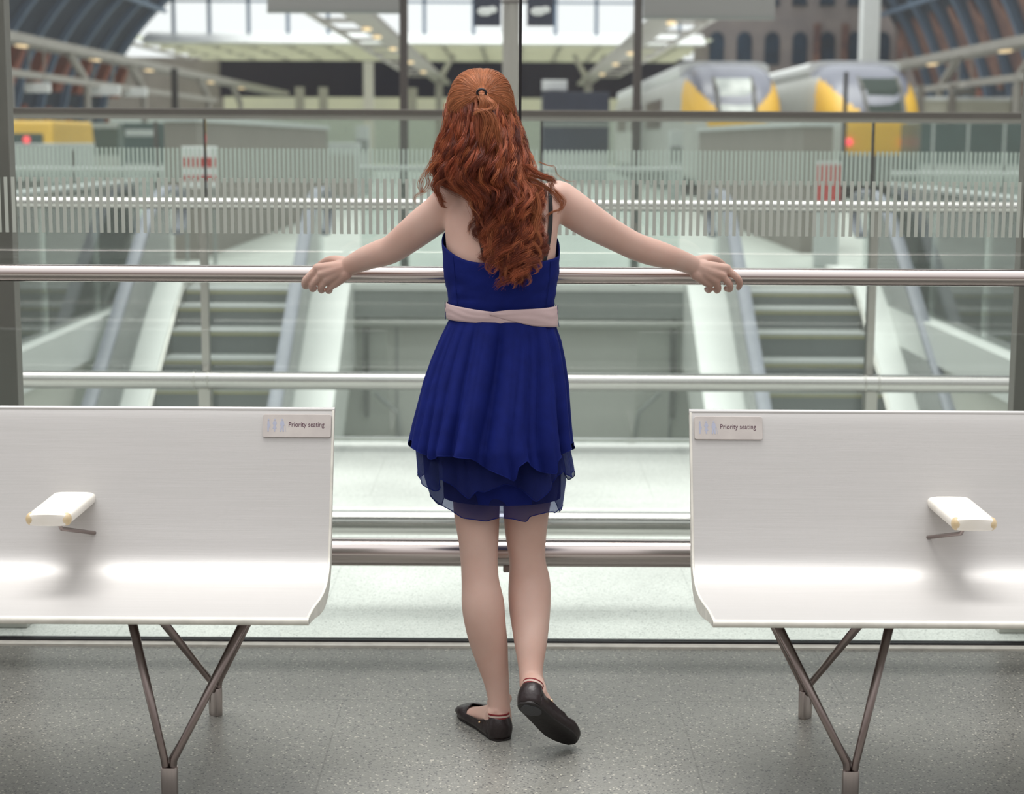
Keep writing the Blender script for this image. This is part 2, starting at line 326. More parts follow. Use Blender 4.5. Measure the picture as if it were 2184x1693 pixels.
# ------------------------------------------------ the two benches
PROF = cr([(4.158, .8405), (4.146, .815), (4.118, .74), (4.082, .64), (4.05, .555), (4.022, .497), (3.975, .467), (3.90, .457), (3.80, .463), (3.69, .476), (3.585, .482)], 6)
def offset(prof, d):
    out = []
    for i, p in enumerate(prof):
        t = prof[min(i + 1, len(prof) - 1)] - prof[max(i - 1, 0)]; t = t / np.linalg.norm(t)
        out.append((p[0] - t[1] * d, p[1] + t[0] * d))   # to the rear/under side
    return out
UND = offset(PROF, .013)
FL = [offset(PROF, .014 + .024 * math.sin(math.pi * min(1, max(0, (i - 18) / (len(PROF) - 19)))))[i] for i in range(len(PROF))]
def make_bench(s, label):
    xe = .43 * s
    b = thing('platform_bench', label, 'bench', (s * 1.2, 3.95, 0), 'white metal benches')
    xo = 2.35 * s
    sh = MB(); poly = [tuple(p) for p in PROF] + UND[::-1]
    sh.prism(poly, abs(xo - xe) - .004, 'x', min(xo, xe) + (.0 if s < 0 else .004))
    sh.build('seat_shell', M['bench'], b, auto=35)
    e = MB(); e.prism([tuple(p) for p in offset(PROF, -.0012)] + FL[::-1], .006, 'x', xe - .006 if s < 0 else xe)
    e.build('end_flange', M['bench_edge'], b, bevel=.0012)
    # rolled front lip and turned-over top edge
    y, z = PROF[-1]
    MB().bar((xe, y - .001, z - .0065), (xo, y - .001, z - .0065), .0085, 16).build('front_lip', M['bench_edge'], b, auto=40)
    y, z = PROF[0]
    MB().bar((xe, y + .006, z), (xo, y + .006, z), .007, 14).build('top_edge', M['bench'], b, auto=40)
    # armrest
    yb = 4.075
    ac = P(102, 1100, 3.86).x if s < 0 else P(2085, 1112, 3.86).x
    ax = 1.050 * s
    zt = .651
    pad = MB(); rs = []
    L0, L1, hw, th = 3.842, 4.085, .050, .0155
    for t, k in ((0, .80), (.012, .93), (.03, 1), (.5, .97), (1, .93)):
        yy = L0 + (L1 - L0) * t; ring = []
        for i in range(24):
            q = 2 * math.pi * i / 24; c, s_ = math.cos(q), math.sin(q)
            ring.append((ax + math.copysign(abs(c) ** .45, c) * (hw + .006 * t) * k, yy, zt - th + math.copysign(abs(s_) ** .6, s_) * th * (k if t < .5 else 1)))
        rs.append(ring)
    pad.rings(rs); a = pad.build('armrest_pad', M['pad'], b, auto=50)
    for d in (-1, 1):
        MB().ball((ax + d * (hw - .010), L0 + .0125, zt - th), (.0122, .0145, .0152), 14, 8).build('worn_corner', M['pad_tip'], a, smooth=True)
    sx = ax + .004 * s * -1
    st = MB().path([(sx, 3.93, zt - 2 * th + .004), (sx, 3.93, zt - 2 * th - .014), (sx - .002 * s, 3.937, zt - 2 * th - .026), (sx - .048 * s, 4.045, .560), (sx - .054 * s, 4.066, .554)], .0048, 12)
    st.build('armrest_strut', M['rod'], b, smooth=True)
    # legs: two sockets, each with a splayed pair of rods, and a tie rod
    fx, rx = .777 * s, .771 * s; fy, ry = 3.79, 4.37
    A, B = (.86 * s, 3.80, .436), (.59 * s, 3.80, .436)
    A2, B2 = (.845 * s, 3.90, .434), (.585 * s, 3.90, .434)
    for (x, y, tops, dd) in ((fx, fy, (A, B), 0), (rx, ry, (A2, B2), 1)):
        for T in tops:
            q = .009 if T[0] > x else -.009
            MB().path([(x + q * .6, y, .03), (x + q, y, .078), (x + q * 1.2, y, .092), T], [.0088, .0088, .0088, .0108], 14).build('leg_rod', M['rod'], b, smooth=True)
        so = MB(); rs = []; hwid, hd = (.0185, .0125)
        ang = 0 if dd == 0 else .75 * s
        for zz, k in ((0, .93), (.003, 1), (.072, 1.04), (.0745, 1.0), (.0745, .86), (.03, .84)):
            ring = []
            for i in range(24):
                t = 2 * math.pi * i / 24; c, s2 = math.cos(t), math.sin(t)
                lx = math.copysign(abs(c) ** .55, c) * hwid * k; ly = math.copysign(abs(s2) ** .55, s2) * hd * k
                ring.append((x + lx * math.cos(ang) - ly * math.sin(ang), y + lx * math.sin(ang) + ly * math.cos(ang), zz))
            rs.append(ring)
        so.rings(rs); so.build('leg_socket', M['socket'], b, auto=35)
    MB().path([(fx, fy + .006, .06), (fx, fy + .02, .085), (rx, ry - .03, .088), (rx, ry - .006, .06)], .006, 12).build('tie_rod', M['rod'], b, smooth=True)
    MB().box((min(.5 * s, .95 * s), 3.77, .430), (max(.5 * s, .95 * s), 3.93, .4415)).build('mounting_plate', M['rod'], b, bevel=.003)
    # plaque
    x0, x1 = (-.602, -.437) if s < 0 else (.441, .606)
    def back(zv):
        for i in range(len(PROF) - 1):
            if PROF[i][1] >= zv >= PROF[i + 1][1]:
                t = (PROF[i][1] - zv) / (PROF[i][1] - PROF[i + 1][1]); return PROF[i][0] + (PROF[i + 1][0] - PROF[i][0]) * t
    ztp, zbt = .8305, .7775
    yt, ybt = back(ztp), back(zbt)
    ex = Vector((1, 0, 0)); ez = Vector((0, yt - ybt, ztp - zbt)); hgt = ez.length; ez.normalize(); en = ez.cross(ex) * -1
    if en.y > 0: en = -en
    O = Vector((x0, ybt, zbt)) + en * .0015
    def pl(u, v, d): return O + ex * u + ez * v + en * d
    W = x1 - x0; pts = []; r = .005
    for (cx, cy, a0) in ((W - r, hgt - r, 0), (r, hgt - r, 90), (r, r, 180), (W - r, r, 270)):
        for k in range(5):
            a = math.radians(a0 + k * 22.5); pts.append((cx + r * math.cos(a), cy + r * math.sin(a)))
    m = MB(); n = len(pts)
    m.add([pl(u, v, 0) for u, v in pts] + [pl(u, v, .004) for u, v in pts], [(k, (k + 1) % n, n + (k + 1) % n, n + k) for k in range(n)] + [tuple(range(n)), tuple(range(n, 2 * n))])
    pq = m.build('priority_plaque', M['plaque'], b, bevel=.0007)
    fc = bpy.data.curves.new('lettering', 'FONT'); fc.body = 'Priority seating'; fc.size = .0168; fc.extrude = .00012; fc.space_character = 1.0
    tmp = bpy.data.objects.new('tmp', fc); col.objects.link(tmp)
    dg = bpy.context.evaluated_depsgraph_get(); me = bpy.data.meshes.new_from_object(tmp.evaluated_get(dg)); bpy.data.objects.remove(tmp)
    vs = [v.co.copy() for v in me.vertices]; xm = max(v.x for v in vs); tw = .0870; k = tw / xm
    for v in me.vertices:
        c = v.co; v.co = pl(W * .375 + c.x * k, hgt * .46 + c.y, .0042 + c.z)
    me.materials.clear(); me.materials.append(M['ink'])
    o = bpy.data.objects.new('lettering', me); col.objects.link(o); o.parent = pq; o.matrix_parent_inverse = Matrix.Translation(-parent_loc(pq))
    # three faded figures: side view with a bump, with a baby, with a stick
    def fig(polys, name):
        mm = MB()
        for pp in polys:
            n = len(pp); mm.add([pl(u, v, .00405) for u, v in pp] + [pl(u, v, .0043) for u, v in pp], [tuple(range(n)), tuple(range(n, 2 * n))] + [(q, (q + 1) % n, n + (q + 1) % n, n + q) for q in range(n)])
        mm.build(name, M['icon'], pq)
    def disc(cx, cy, r): return [(cx + r * math.cos(2 * math.pi * q / 14), cy + r * math.sin(2 * math.pi * q / 14)) for q in range(14)]
    h0 = hgt * .24; H = hgt * .56
    def T(cx, pts): return [(cx + a * .012, h0 + b * H) for a, b in pts]
    c1, c2, c3 = W * .082, W * .175, W * .283
    fig([disc(c1, h0 + H * .93, .0021), T(c1, [(-.18, .84), (.15, .84), (.22, .62), (.42, .5), (.3, .36), (.18, .3), (.12, 0), (-.14, 0), (-.2, .36)])], 'expectant_figure')
    fig([disc(c2, h0 + H * .93, .0021), T(c2, [(-.25, .84), (.25, .84), (.42, .62), (.2, .5), (.42, .24), (.16, .24), (.12, 0), (-.12, 0), (-.16, .24), (-.40, .24), (-.2, .5), (-.45, .62)])], 'figure_with_baby')
    fig([disc(c3, h0 + H * .93, .0023), T(c3, [(-.3, .84), (.3, .84), (.5, .5), (.32, .46), (.42, 0), (.12, 0), (0, .36), (-.12, 0), (-.42, 0), (-.26, .46), (-.46, .5)]),
         T(c3, [(.56, .5), (.62, .5), (.82, 0), (.76, 0)])], 'figure_with_stick')
    return b
make_bench(-1, 'pale metal platform bench on the left, plaque at its right end')
make_bench(1, 'pale metal platform bench on the right, plaque at its left end')
# ================================================ the concourse and train shed behind the glass
B = {}
B['clad'] = mat('white_cladding', (.84, .86, .83), .4, scale=2, var=.03)
B['gpanel'] = mat('grey_wall_panel', (.50, .515, .475), .5, scale=1.2, var=.06)
B['gdark'] = mat('dark_grey_fascia', (.27, .29, .28), .5, scale=2)
B['beige'] = mat('beige_grey_wall', (.66, .655, .58), .6, scale=.8, var=.06)
B['step'] = mat('ribbed_step_metal', (.44, .455, .45), .45, .1, scale=30, stretch=(6, 1, 1))
B['riser'] = mat('dark_ribbed_riser', (.17, .18, .18), .5, .1, scale=30)
B['yellow'] = mat('yellow_edge_paint', (.46, .42, .17), .6)
B['belt'] = mat('lavender_grey_belt', (.235, .245, .29), .5)
B['taupe'] = mat('taupe_stone', (.25, .225, .20), .7, scale=1.5, var=.08)
B['cap'] = mat('pale_stone_cap', (.55, .58, .57), .6)
B['vault'] = mat('slate_blue_panels', (.035, .058, .095), .8, scale=.5, c2=(.012, .026, .052))
B['rib'] = mat('pale_blue_iron', (.17, .25, .37), .6, scale=1)
B['brick'] = mat('red_brick', (.40, .115, .07), .9, scale=1.1, c2=(.24, .11, .09))
B['brick2'] = mat('brown_brick', (.33, .17, .13), .9, scale=.9, c2=(.10, .06, .07))
B['haze'] = mat('hazy_grey_brick', (.27, .24, .25), .9, scale=.7, c2=(.36, .31, .30))  # brick greyed by glass haze, painted into the colour
B['win'] = mat('dark_blue_window', (.022, .045, .08), .3, scale=1, var=.4)
B['white'] = mat('white_paint', (.88, .90, .90), .5)
B['cream'] = mat('cream_paint', (.62, .60, .50), .6, scale=1)
B['bgrey'] = mat('warm_grey_beam', (.36, .34, .31), .6, scale=1)
B['navy'] = mat('navy_panel', (.022, .03, .06), .5, scale=.4, var=.3)
B['dusk'] = mat('dark_plum_shade', (.006, .009, .026), .9, scale=.12, c2=(.022, .02, .034), spec=.1)  # shade under the far roof put into a near-black colour
B['sign'] = mat('grey_sign_panel', (.33, .325, .32), .6, scale=.4, var=.02)
B['mast'] = mat('brown_grey_mast', (.075, .06, .058), .6, scale=2)
B['glow'] = mat('warm_lamp', (1, .8, .5), .5, emit=(1, .72, .42), es=.95)
B['redl'] = mat('red_tail_lamp', (.9, .1, .1), .4, emit=(1, .08, .10), es=1.3)
B['tyel'] = mat('train_yellow', (.85, .50, .045), .45, scale=1, var=.04)
B['tgrey'] = mat('train_pale_grey', (.52, .53, .50), .4, scale=1)
B['tmask'] = mat('train_slate_mask', (.165, .175, .23), .3, scale=1, var=.1)
B['tglass'] = mat('train_windscreen', (.85, .90, .84), .4, scale=1.3, c2=(.30, .34, .33))
B['tglass2'] = mat('train_dark_windscreen', (.022, .04, .033), .6, scale=1, spec=.15)
B['twin'] = mat('train_brown_window', (.12, .085, .08), .3)
B['tdark'] = mat('underframe_grey', (.14, .14, .13), .7)
B['red'] = mat('red_plastic', (.55, .055, .05), .6)
B['lime'] = mat('pale_lime_backdrop', (.80, .82, .55), .7, scale=.25, c2=(.66, .68, .50))  # backdrop colour standing in for daylit greenery at the far end
B['grn'] = mat('dark_green_glass', (.06, .10, .10), .25, scale=.5, var=.3)
def skylight(name):
    m = mat(name, (.86, .88, .76), .8, scale=.8, c2=(.74, .77, .64), stretch=(1, .6, 1)); t = m.node_tree; b = t.nodes['Principled BSDF']; o = t.nodes['Material Output']
    ts = t.nodes.new('ShaderNodeBsdfTranslucent'); ts.inputs[0].default_value = (.95, .97, .88, 1); mx = t.nodes.new('ShaderNodeMixShader'); mx.inputs[0].default_value = .72
    t.links.new(b.outputs[0], mx.inputs[1]); t.links.new(ts.outputs[0], mx.inputs[2]); t.links.new(mx.outputs[0], o.inputs[0]); return m
B['skyl'] = skylight('pale_translucent_roofing')

# ---- floors and the walls of the void
LZL = -5.0
struct(MB().box((-30, 18.1, -.35), (30, 125, 0)).build('floor_far', M['far_floor']))
for s, n in ((-1, 'left'), (1, 'right')):
    x0, x1 = sorted((3.78 * s, 14 * s))
    struct(MB().box((x0, 8.62, -.45), (x1, 18.1, -.14)).build('floor_side_' + n, M['far_floor']))
    x0, x1 = sorted((3.78 * s, 3.9 * s))
    struct(MB().box((x0, 8.62, LZL), (x1, 18.1, -.45)).build('wall_' + n, B['beige']))
    struct(MB().box((min(3.74 * s, 3.9 * s), 8.62, -.45), (max(3.74 * s, 3.9 * s), 18.08, -.12)).build('trim_edge_' + n, B['clad']))
struct(MB().box((-3.78, 5.3, LZL - .2), (3.78, 19, LZL)).build('floor_lower', M['far_floor']))
wb = struct(thing('wall_back', None, None, (0, 18.1, -2)))
MB().box((-3.78, 18.14, LZL), (3.78, 18.3, -.35)).build('panelling', B['gpanel'], wb)
MB().box((-1.7, 18.02, -.34), (1.95, 18.14, -.055)).build('fascia', B['gdark'], wb)
MB().box((-3.78, 18.0, -.054), (3.78, 18.1, .012)).build('slab_edge', B['clad'], wb)
MB().bar((-1.7, 18.05, -.40), (1.95, 18.05, -.40), .04, 10).build('gutter_pipe', B['gpanel'], wb, smooth=True)
for px in (846, 1432):
    x = XP(px, 18.1, 740); MB().box((x - .012, 18.12, -1.7), (x + .012, 18.139, -.42)).build('panel_joint', B['gdark'], wb)
for px in (781, 1432 + 5):
    x = XP(px, 18.05, 740); MB().box((x - .022, 18.06, -1.4), (x + .022, 18.11, -.05)).build('downpipe', B['tdark'], wb)
for a, b_, c_ in (((800, 838), (848, 880), (855, 925)), ((1408, 838), (1362, 880), (1355, 925))):
    MB().path([P(*a, 18.0), P(*b_, 18.0), P(*c_, 18.0), P(c_[0], 1010, 18.0)], .022, 8).build('bent_pipe', B['gdark'], wb, smooth=True)

# ---- escalators
def zl(y):
    P_ = [(19.6, 0), (18.1, 0), (17.65, -.07), (17.2, -.27), (16.8, -.50), (9.35, -4.80), (8.9, -4.98), (8.7, LZL)]
    for (ya, za), (yb, zb_) in zip(P_[:-1], P_[1:]):
        if yb <= y <= ya: return za + (zb_ - za) * (ya - y) / (ya - yb)
    return 0 if y > 18 else LZL
def escalator(s, label):
    # s=-1: outer side is on the left
    e = thing('escalator', label, 'escalator', (2.77 * s, 13.5, LZL), 'escalators down into the void')
    off = .13 if s > 0 else 0
    xo, xi = 3.33 * s + off, 2.22 * s + off
    YS = [19.4, 18.6, 18.1, 17.85, 17.6, 17.35, 17.1, 16.85] + [16.5 - i * .6 for i in range(13)]
    y = 18.05; zprev = 0
    for k in range(14):
        run = .40; ynew = y - run; z1 = zl(ynew + .2)
        if k < 1: z1 = -.02
        st = MB().box((min(xo, xi), ynew, z1 - .03), (max(xo, xi), y, z1)).build('step', B['step'], e)
        MB().box((min(xo, xi), y - .004, z1), (max(xo, xi), y + .02, zprev - .03)).build('riser', B['riser'], st)
        MB().box((min(xo, xi), y - .012, zprev - .045), (max(xo, xi), y - .0045, zprev - .028)).build('edge_line', B['yellow'], st)
        y, zprev = ynew, z1
    cp = MB().box((min(xo, xi), 18.06, -.03), (max(xo, xi), 19.2, .014)).build('landing_plate', M['satin'], e)
    def strip(name, xa, xb, za, zb_, m, ys=YS):
        q = MB(); rs = []
        for yy in ys:
            z0 = zl(yy)
            rs.append([(xa, yy, z0 + za), (xb, yy, z0 + za), (xb, yy, z0 + zb_), (xa, yy, z0 + zb_)])
        q.rings(rs); return q.build(name, m, e)
    # skirts, decks, glass and handrails: outer side then inner side
    strip('skirt_panel', xo + .005 * s, xo + .03 * s, -.25, .10, M['satin'])
    strip('deck', xo + .03 * s, xo + .30 * s, .04, .13, B['clad'])
    strip('glass_balustrade', xo + .285 * s, xo + .297 * s, .13, .93, M['glass_far'], YS[1:])
    strip('skirt_panel', xi - .03 * s, xi - .005 * s, -.25, .10, M['satin'])
    strip('deck', xi - .56 * s, xi - .03 * s, .02, .12, B['clad'])
    strip('side_cladding', xi - .57 * s, xi - .55 * s, -.85, .11, B['clad'])
    strip('glass_balustrade', xi - .20 * s, xi - .188 * s, .12, .93, M['glass_far'], YS[1:])
    for xx in (xo + .29 * s, xi - .19 * s):
        pts = [(xx, 18.75, .50), (xx, 19.0, .56), (xx, 19.1, .72), (xx, 18.95, .93), (xx, 18.6, .965)] + [(xx, yy, zl(yy) + .965) for yy in YS[2:]]
        m = MB(); rs = []
        for i, p in enumerate(pts):
            a = Vector(pts[max(i - 1, 0)]); b_ = Vector(pts[min(i + 1, len(pts) - 1)]); t = (b_ - a).normalized(); nn = Vector((1, 0, 0)).cross(t)
            p = Vector(p); rs.append([p + Vector((u * .06, 0, 0)) + nn * (v * .03) for u, v in ((-1, -.6), (-.6, -1), (.6, -1), (1, -.6), (1, .6), (.6, 1), (-.6, 1), (-1, .6))])
        m.rings(rs); m.build('handrail_belt', B['belt'], e, auto=50)
    return e
escalator(-1, 'escalator going down on the left, seen through the glass')
escalator(1, 'escalator going down on the right, seen through the glass')

# ---- glass balustrades round the void
def balustrade(name, label, a, b_, z0, h, group):
    t = thing(name, label, 'balustrade', a, group); a = Vector(a); b_ = Vector(b_); d = (b_ - a); n = max(1, round(d.length / 1.8)); u = d.normalized(); w_ = Vector((-u.y, u.x, 0))
    for i in range(n):
        p = a + d * (i / n) + u * .01; q = a + d * ((i + 1) / n) - u * .01
        m = MB(); c = [p - w_ * .006, q - w_ * .006, q + w_ * .006, p + w_ * .006]
        m.add([(v.x, v.y, z0) for v in c] + [(v.x, v.y, z0 + h - .03) for v in c], [(0,3,2,1),(4,5,6,7),(0,1,5,4),(1,2,6,5),(2,3,7,6),(3,0,4,7)]); m.build('glass_panel', M['glass_far'], t)
    MB().bar((a.x, a.y, z0 + h), (b_.x, b_.y, z0 + h), .028, 12).build('top_rail', B['cap'], t, auto=40)
    return t
bg_ = 'glass balustrades round the void'
balustrade('glass_balustrade', 'green glass balustrade at the landing edge between the two escalators', (-1.6, 18.2, 0), (1.75, 18.2, 0), 0, 1.2, bg_)
balustrade('glass_balustrade', 'green glass balustrade along the left edge of the void', (-3.86, 8.9, 0), (-3.86, 18.0, 0), -.14, 1.2, bg_)
balustrade('glass_balustrade', 'green glass balustrade along the right edge of the void', (3.9, 8.9, 0), (3.9, 18.0, 0), -.14, 1.2, bg_)
balustrade('glass_balustrade', 'green glass balustrade on the concourse left of the left escalator', (-9.5, 19.5, 0), (-3.9, 19.5, 0), 0, 1.15, bg_)
balustrade('glass_balustrade', 'green glass balustrade on the concourse right of the right escalator', (4.2, 19.5, 0), (9.5, 19.5, 0), 0, 1.15, bg_)

# ---- stone parapets with pale caps
for s, y0_, lab in ((-1, 21.6, 'taupe stone parapet with pale cap behind the left escalator'), (1, 23.6, 'taupe stone parapet with pale cap behind the right escalator')):
    t = thing('stone_parapet', lab, 'parapet', (3.9 * s, 30, 0), 'stone parapets')
    MB().box((min(3.9 * s, 4.3 * s), y0_, 0.0), (max(3.9 * s, 4.3 * s), 36.8, 1.70)).build('parapet_body', B['taupe'], t)
    MB().box((min(3.85 * s, 4.35 * s), y0_ - .05, 1.70), (max(3.85 * s, 4.35 * s), 36.85, 1.78)).build('parapet_cap', B['cap'], t)
# ---- low pale plinths on the concourse and dark objects between them
def block(name, label, cat, x0, x1, y0, y1, D, dd, m, group=None, bev=.02):
    """box seen between pixel columns x0..x1 and rows y0..y1 at depth D"""
    a = P(x0, y1, D); b_ = P(x1, y0, D)
    t = thing(name, label, cat, ((a.x + b_.x) / 2, D, a.z), group)
    MB().box((a.x, D, a.z), (b_.x, D + dd, b_.z)).build('panel', m, t, bevel=bev)
    for u in (.2, .8): x = a.x + (b_.x - a.x) * u; MB().bar((x, D + dd / 2, b_.z - .02), (x, D + dd / 2, 4.352), .025, 6).build('hanger', B['bgrey'], t)
    return t
def standing(name, label, cat, x0, x1, ytop, D, dd, m, group=None, parts=None):
    a = P(x0, ytop, D); b_ = P(x1, ytop, D)
    t = thing(name, label, cat, ((a.x + b_.x) / 2, D, 0), group)
    MB().box((a.x, D, 0), (b_.x, D + dd, a.z)).build('body', m, t, bevel=.02)
    for (pn, u0, u1, v0, v1, pm) in parts or ():
        MB().box((a.x + (b_.x - a.x) * u0, D - .02, a.z * v0), (a.x + (b_.x - a.x) * u1, D, a.z * v1)).build(pn, pm, t)
    return t
standing('kiosk', 'low dark green glazed kiosk far left beyond the concourse', 'kiosk', 150, 252, 262, 47, 2, B['grn'], None, [('pale_base', 0, 1, 0, .55, B['cap']), ('frame_strip', 0, 1, .93, 1, B['cap'])])
standing('kiosk', 'teal glazed kiosk with pale top band, left of the left parapet', 'kiosk', 262, 372, 262, 40, 2, B['grn'], None, [('pale_band', .05, .62, .84, .92, B['cap']), ('pale_base', 0, 1, 0, .5, B['cap'])])
t = thing('barrier_board', 'white and red striped barrier board on the concourse at left', 'barrier', (P(424, 400, 20.8).x, 20.8, 0), None)
a, b_ = P(386, 312, 20.8), P(462, 312, 20.8)
MB().box((a.x, 20.8, .92), (b_.x, 20.86, a.z)).build('board', B['white'], t, bevel=.008)
for z0, z1 in ((1.16, 1.27), (1.00, 1.06)): MB().box((a.x + .01, 20.785, z0), (b_.x - .01, 20.8, z1)).build('red_stripe', B['red'], t)
for x in (a.x + .03, b_.x - .06): MB().box((x, 20.8, 0), (x + .03, 20.85, .93)).build('leg', B['gdark'], t)
standing('barrier_board', 'red barrier board far off on the right of the concourse', 'barrier', 1742, 1795, 345, 20.8, .1, B['cap'], None, [('red_stripe', .02, .98, .6, .97, B['red'])])
standing('litter_bin', 'red box left of the escalator on the concourse', 'bin', 216, 246, 384, 36, .5, B['red'], None, [('bin_lid', -.02, 1.02, .9, 1.04, B['gdark'])])
standing('litter_bin', 'small red box right of the right escalator on the concourse', 'bin', 1945, 1972, 392, 36, .5, B['red'], None, [('bin_lid', -.02, 1.02, .9, 1.04, B['gdark'])])
standing('luggage_trolley', 'dark low trolley left of the red box on the concourse', 'trolley', 108, 205, 390, 35, .6, B['gdark'], None, [('panel', .2, .8, .3, .8, B['bgrey'])])
standing('ticket_machine', 'white machine with dark screen beyond the left parapet', 'machine', 758, 785, 268, 48, .6, B['cap'], None, [('screen', 0, 1, .62, .80, B['gdark'])])
standing('ticket_machine', 'white machine with dark screen left of the right parapet', 'machine', 1430, 1456, 278, 44, .6, B['cap'], None, [('screen', 0, 1, .55, .78, B['gdark'])])
standing('desk', 'low pale desk right behind the end of the left parapet', 'desk', 700, 762, 304, 42, 1, B['cap'], None, [('desk_front', .05, .95, .1, .8, B['bgrey'])])
standing('kiosk', 'dark navy kiosk behind the person, right of her head', 'kiosk', 1158, 1300, 196, 62, 3, B['navy'], None, [('pale_base', 0, 1, 0, .34, B['cap']), ('frame_strip', 0, 1, .62, .68, B['gdark'])])
standing('pavilion', 'dark green glazed pavilion low at the far right', 'pavilion', 1965, 2200, 262, 42, 2.2, B['grn'], None, [('pale_base', 0, 1, 0, .5, B['cap']), ('frame_post', .1, .12, 0, 1, B['cap']), ('frame_post', .42, .44, 0, 1, B['cap']), ('frame_post', .75, .77, 0, 1, B['cap'])])
for k, (x0, x1, yt_, D) in enumerate(((150, 160, 320, 26), (326, 336, 258, 26))):
    standing('bollard_post', ('slim dark post left of the barrier board', 'tall slim dark post seen through the barrier left of its joint')[k], 'post', x0, x1, yt_, D, .06, B['mast'])
standing('mast', 'black mast rising behind the trains platform at far left', 'mast', 364, 376, 145, 45, .2, M['black'])
standing('mast', 'black post in front of the right train', 'mast', 1802, 1810, 153, 40, .12, M['black'])
standing('pillar', 'round pale pillar under the far roof', 'pillar', 775, 795, 132, 70, .4, B['cream'])
standing('pillar', 'pale blotchy white pillar behind the right train', 'pillar', 1842, 1880, -30, 66, .6, B['white'])

# ---- display masts with grey sign panels, and the sign pole
for s, px, (x0, x1), yb, lab in ((-1, 861, (570, 852), 23, 'tall brown mast on the landing with a grey sign panel to its left'), (1, 1360, (1372, 1652), 36, 'tall brown mast on the landing with a grey sign panel to its right')):
    t = thing('sign_mast', lab, 'mast', (XP(px, 18.35), 18.35, 0), 'masts on the landing')
    x = XP(px, 18.35, 100)
    MB().box((x - .043, 18.31, 0), (x + .043, 18.39, 4.2)).build('mast_post', B['mast'], t, bevel=.01)
    a, b_ = P(x0, yb, 18.3), P(x1, yb, 18.3)
    MB().box((a.x, 18.28, a.z), (b_.x, 18.36, a.z + .9)).build('sign_panel', B['sign'], t, bevel=.01)
    MB().box((a.x, 18.27, a.z - .02), (b_.x, 18.37, a.z + .012)).build('panel_frame', B['gdark'], t)
t = thing('sign_pole', 'pale grey pole with two small dark hanging signs, above her head', 'sign pole', (XP(1092, 22), 22, 0))
x = XP(1090, 22, 100)
MB().bar((x, 22, 0), (x, 22, 4.4), .11, 16).build('pole', B['bgrey'], t, smooth=True)
for x0, x1 in ((1011, 1068), (1124, 1181)):
    a, b_ = P(x0, 55, 21.8), P(x1, 55, 21.8)
    f = MB().box((a.x, 21.75, a.z), (b_.x, 21.85, a.z + .5)).build('sign_box', B['navy'], t, bevel=.01)
    cx, cz = (a.x + b_.x) / 2, a.z + .17
    mm = MB().ball((cx - .03, 21.745, cz), (.095, .012, .055), 14, 8); mm.ball((cx + .06, 21.745, cz + .02), (.06, .012, .045), 12, 8)
    mm.build('white_symbol', B['white'], f, smooth=True)
    MB().bar((x, 21.9, a.z + .3), ((a.x + b_.x) / 2, 21.85, a.z + .3), .02, 8).build('sign_arm', B['mast'], t)

# ---- light rafts hanging along the platforms
for s, lab in ((-1, 'long grey lighting gantry with warm lamps on the left'), (1, 'long grey lighting gantry with warm lamps on the right')):
    g = thing('lighting_gantry', lab, 'gantry', (4.4 * s, 70, 4.99), 'lighting gantries')
    z = 4.99
    x0, x1 = sorted((4.05 * s, 4.85 * s))
    m = MB().box((x0, 36, z), (x1, 112, z + .18)); m.build('main_beam', B['bgrey'], g)
    MB().box((min(5.75 * s, 5.9 * s), 36, z), (max(5.75 * s, 5.9 * s), 98, z + .12)).build('side_beam', B['bgrey'], g)
    for y in range(38, 100, 5):
        a, b_ = sorted((4.8 * s, 5.8 * s)); MB().box((a, y, z), (b_, y + .5, z + .1)).build('cross_bar', B['bgrey'], g)
    for y in ((47.8, 55.6, 59.8, 67.6, 79.1, 90) if s < 0 else (52, 70, 80, 92)):
        MB().ball((4.62 * s, y, z - .06), (.16, .35, .05), 12, 6).build('lamp', B['glow'], g, smooth=True)
    for y in (104,):
        MB().bar((4.4 * s, y, z), (3.6 * s, y + 1, z + 1.5), .16, 8).bar((4.4 * s, y, z), (5.4 * s, y + 1, z + 1.5), .16, 8).build('forked_strut', B['bgrey'], g)
        MB().bar((4.4 * s, y, 0), (4.4 * s, y, z), .22, 10).build('support_leg', B['bgrey'], g)

# ---- platform canopies along both sides: upper and lower beams with hanging white signs
for s, lab in ((-1, 'long grey platform canopy frame along the left brick wall'), (1, 'long grey platform canopy frame along the right brick wall')):
    g = thing('canopy_frame', lab, 'canopy', (14.8 * s, 70, 0), 'canopy frames')
    xa = 14.8 * s
    MB().box((min(xa, xa + .9 * s), 47, 4.35), (max(xa, xa + .9 * s), 116, 4.62)).build('upper_beam', B['bgrey'], g)
    MB().box((min(xa, xa + .3 * s), 47, 3.32), (max(xa, xa + .3 * s), 88, 3.52)).build('lower_beam', B['bgrey'], g)
    for y in (52, 61.5, 71, 86, 96):
        MB().bar((xa + .1 * s, y, 0), (xa + .1 * s, y, 3.4), .13, 8).build('canopy_post', B['bgrey'], g)
        MB().bar((xa + .1 * s, y, 3.4), (xa + .3 * s, y - 1.6, 4.4), .15, 8).build('canopy_strut', B['bgrey'], g)
        MB().ball((xa + .5 * s, y + 3, 4.32), (.18, .6, .04), 10, 6).build('canopy_lamp', B['glow'], g, smooth=True)
for k, (x0, x1, y0, y1, D) in enumerate(((52, 104, 177, 197, 54.4), (184, 254, 182, 203, 63), (264, 312, 187, 205, 68))):
    block('hanging_sign', ('leftmost white sign hanging under the left canopy frame', 'middle and widest white sign hanging under the left canopy frame', 'white sign under the left canopy frame, rightmost of the three')[k], 'sign', x0, x1, y0, y1, D, .25, B['white'], 'white hanging signs')
block('hanging_sign', 'dark hanging sign at the far right under the canopy frame', 'sign', 2036, 2082, 188, 202, 57, .3, B['tdark'])
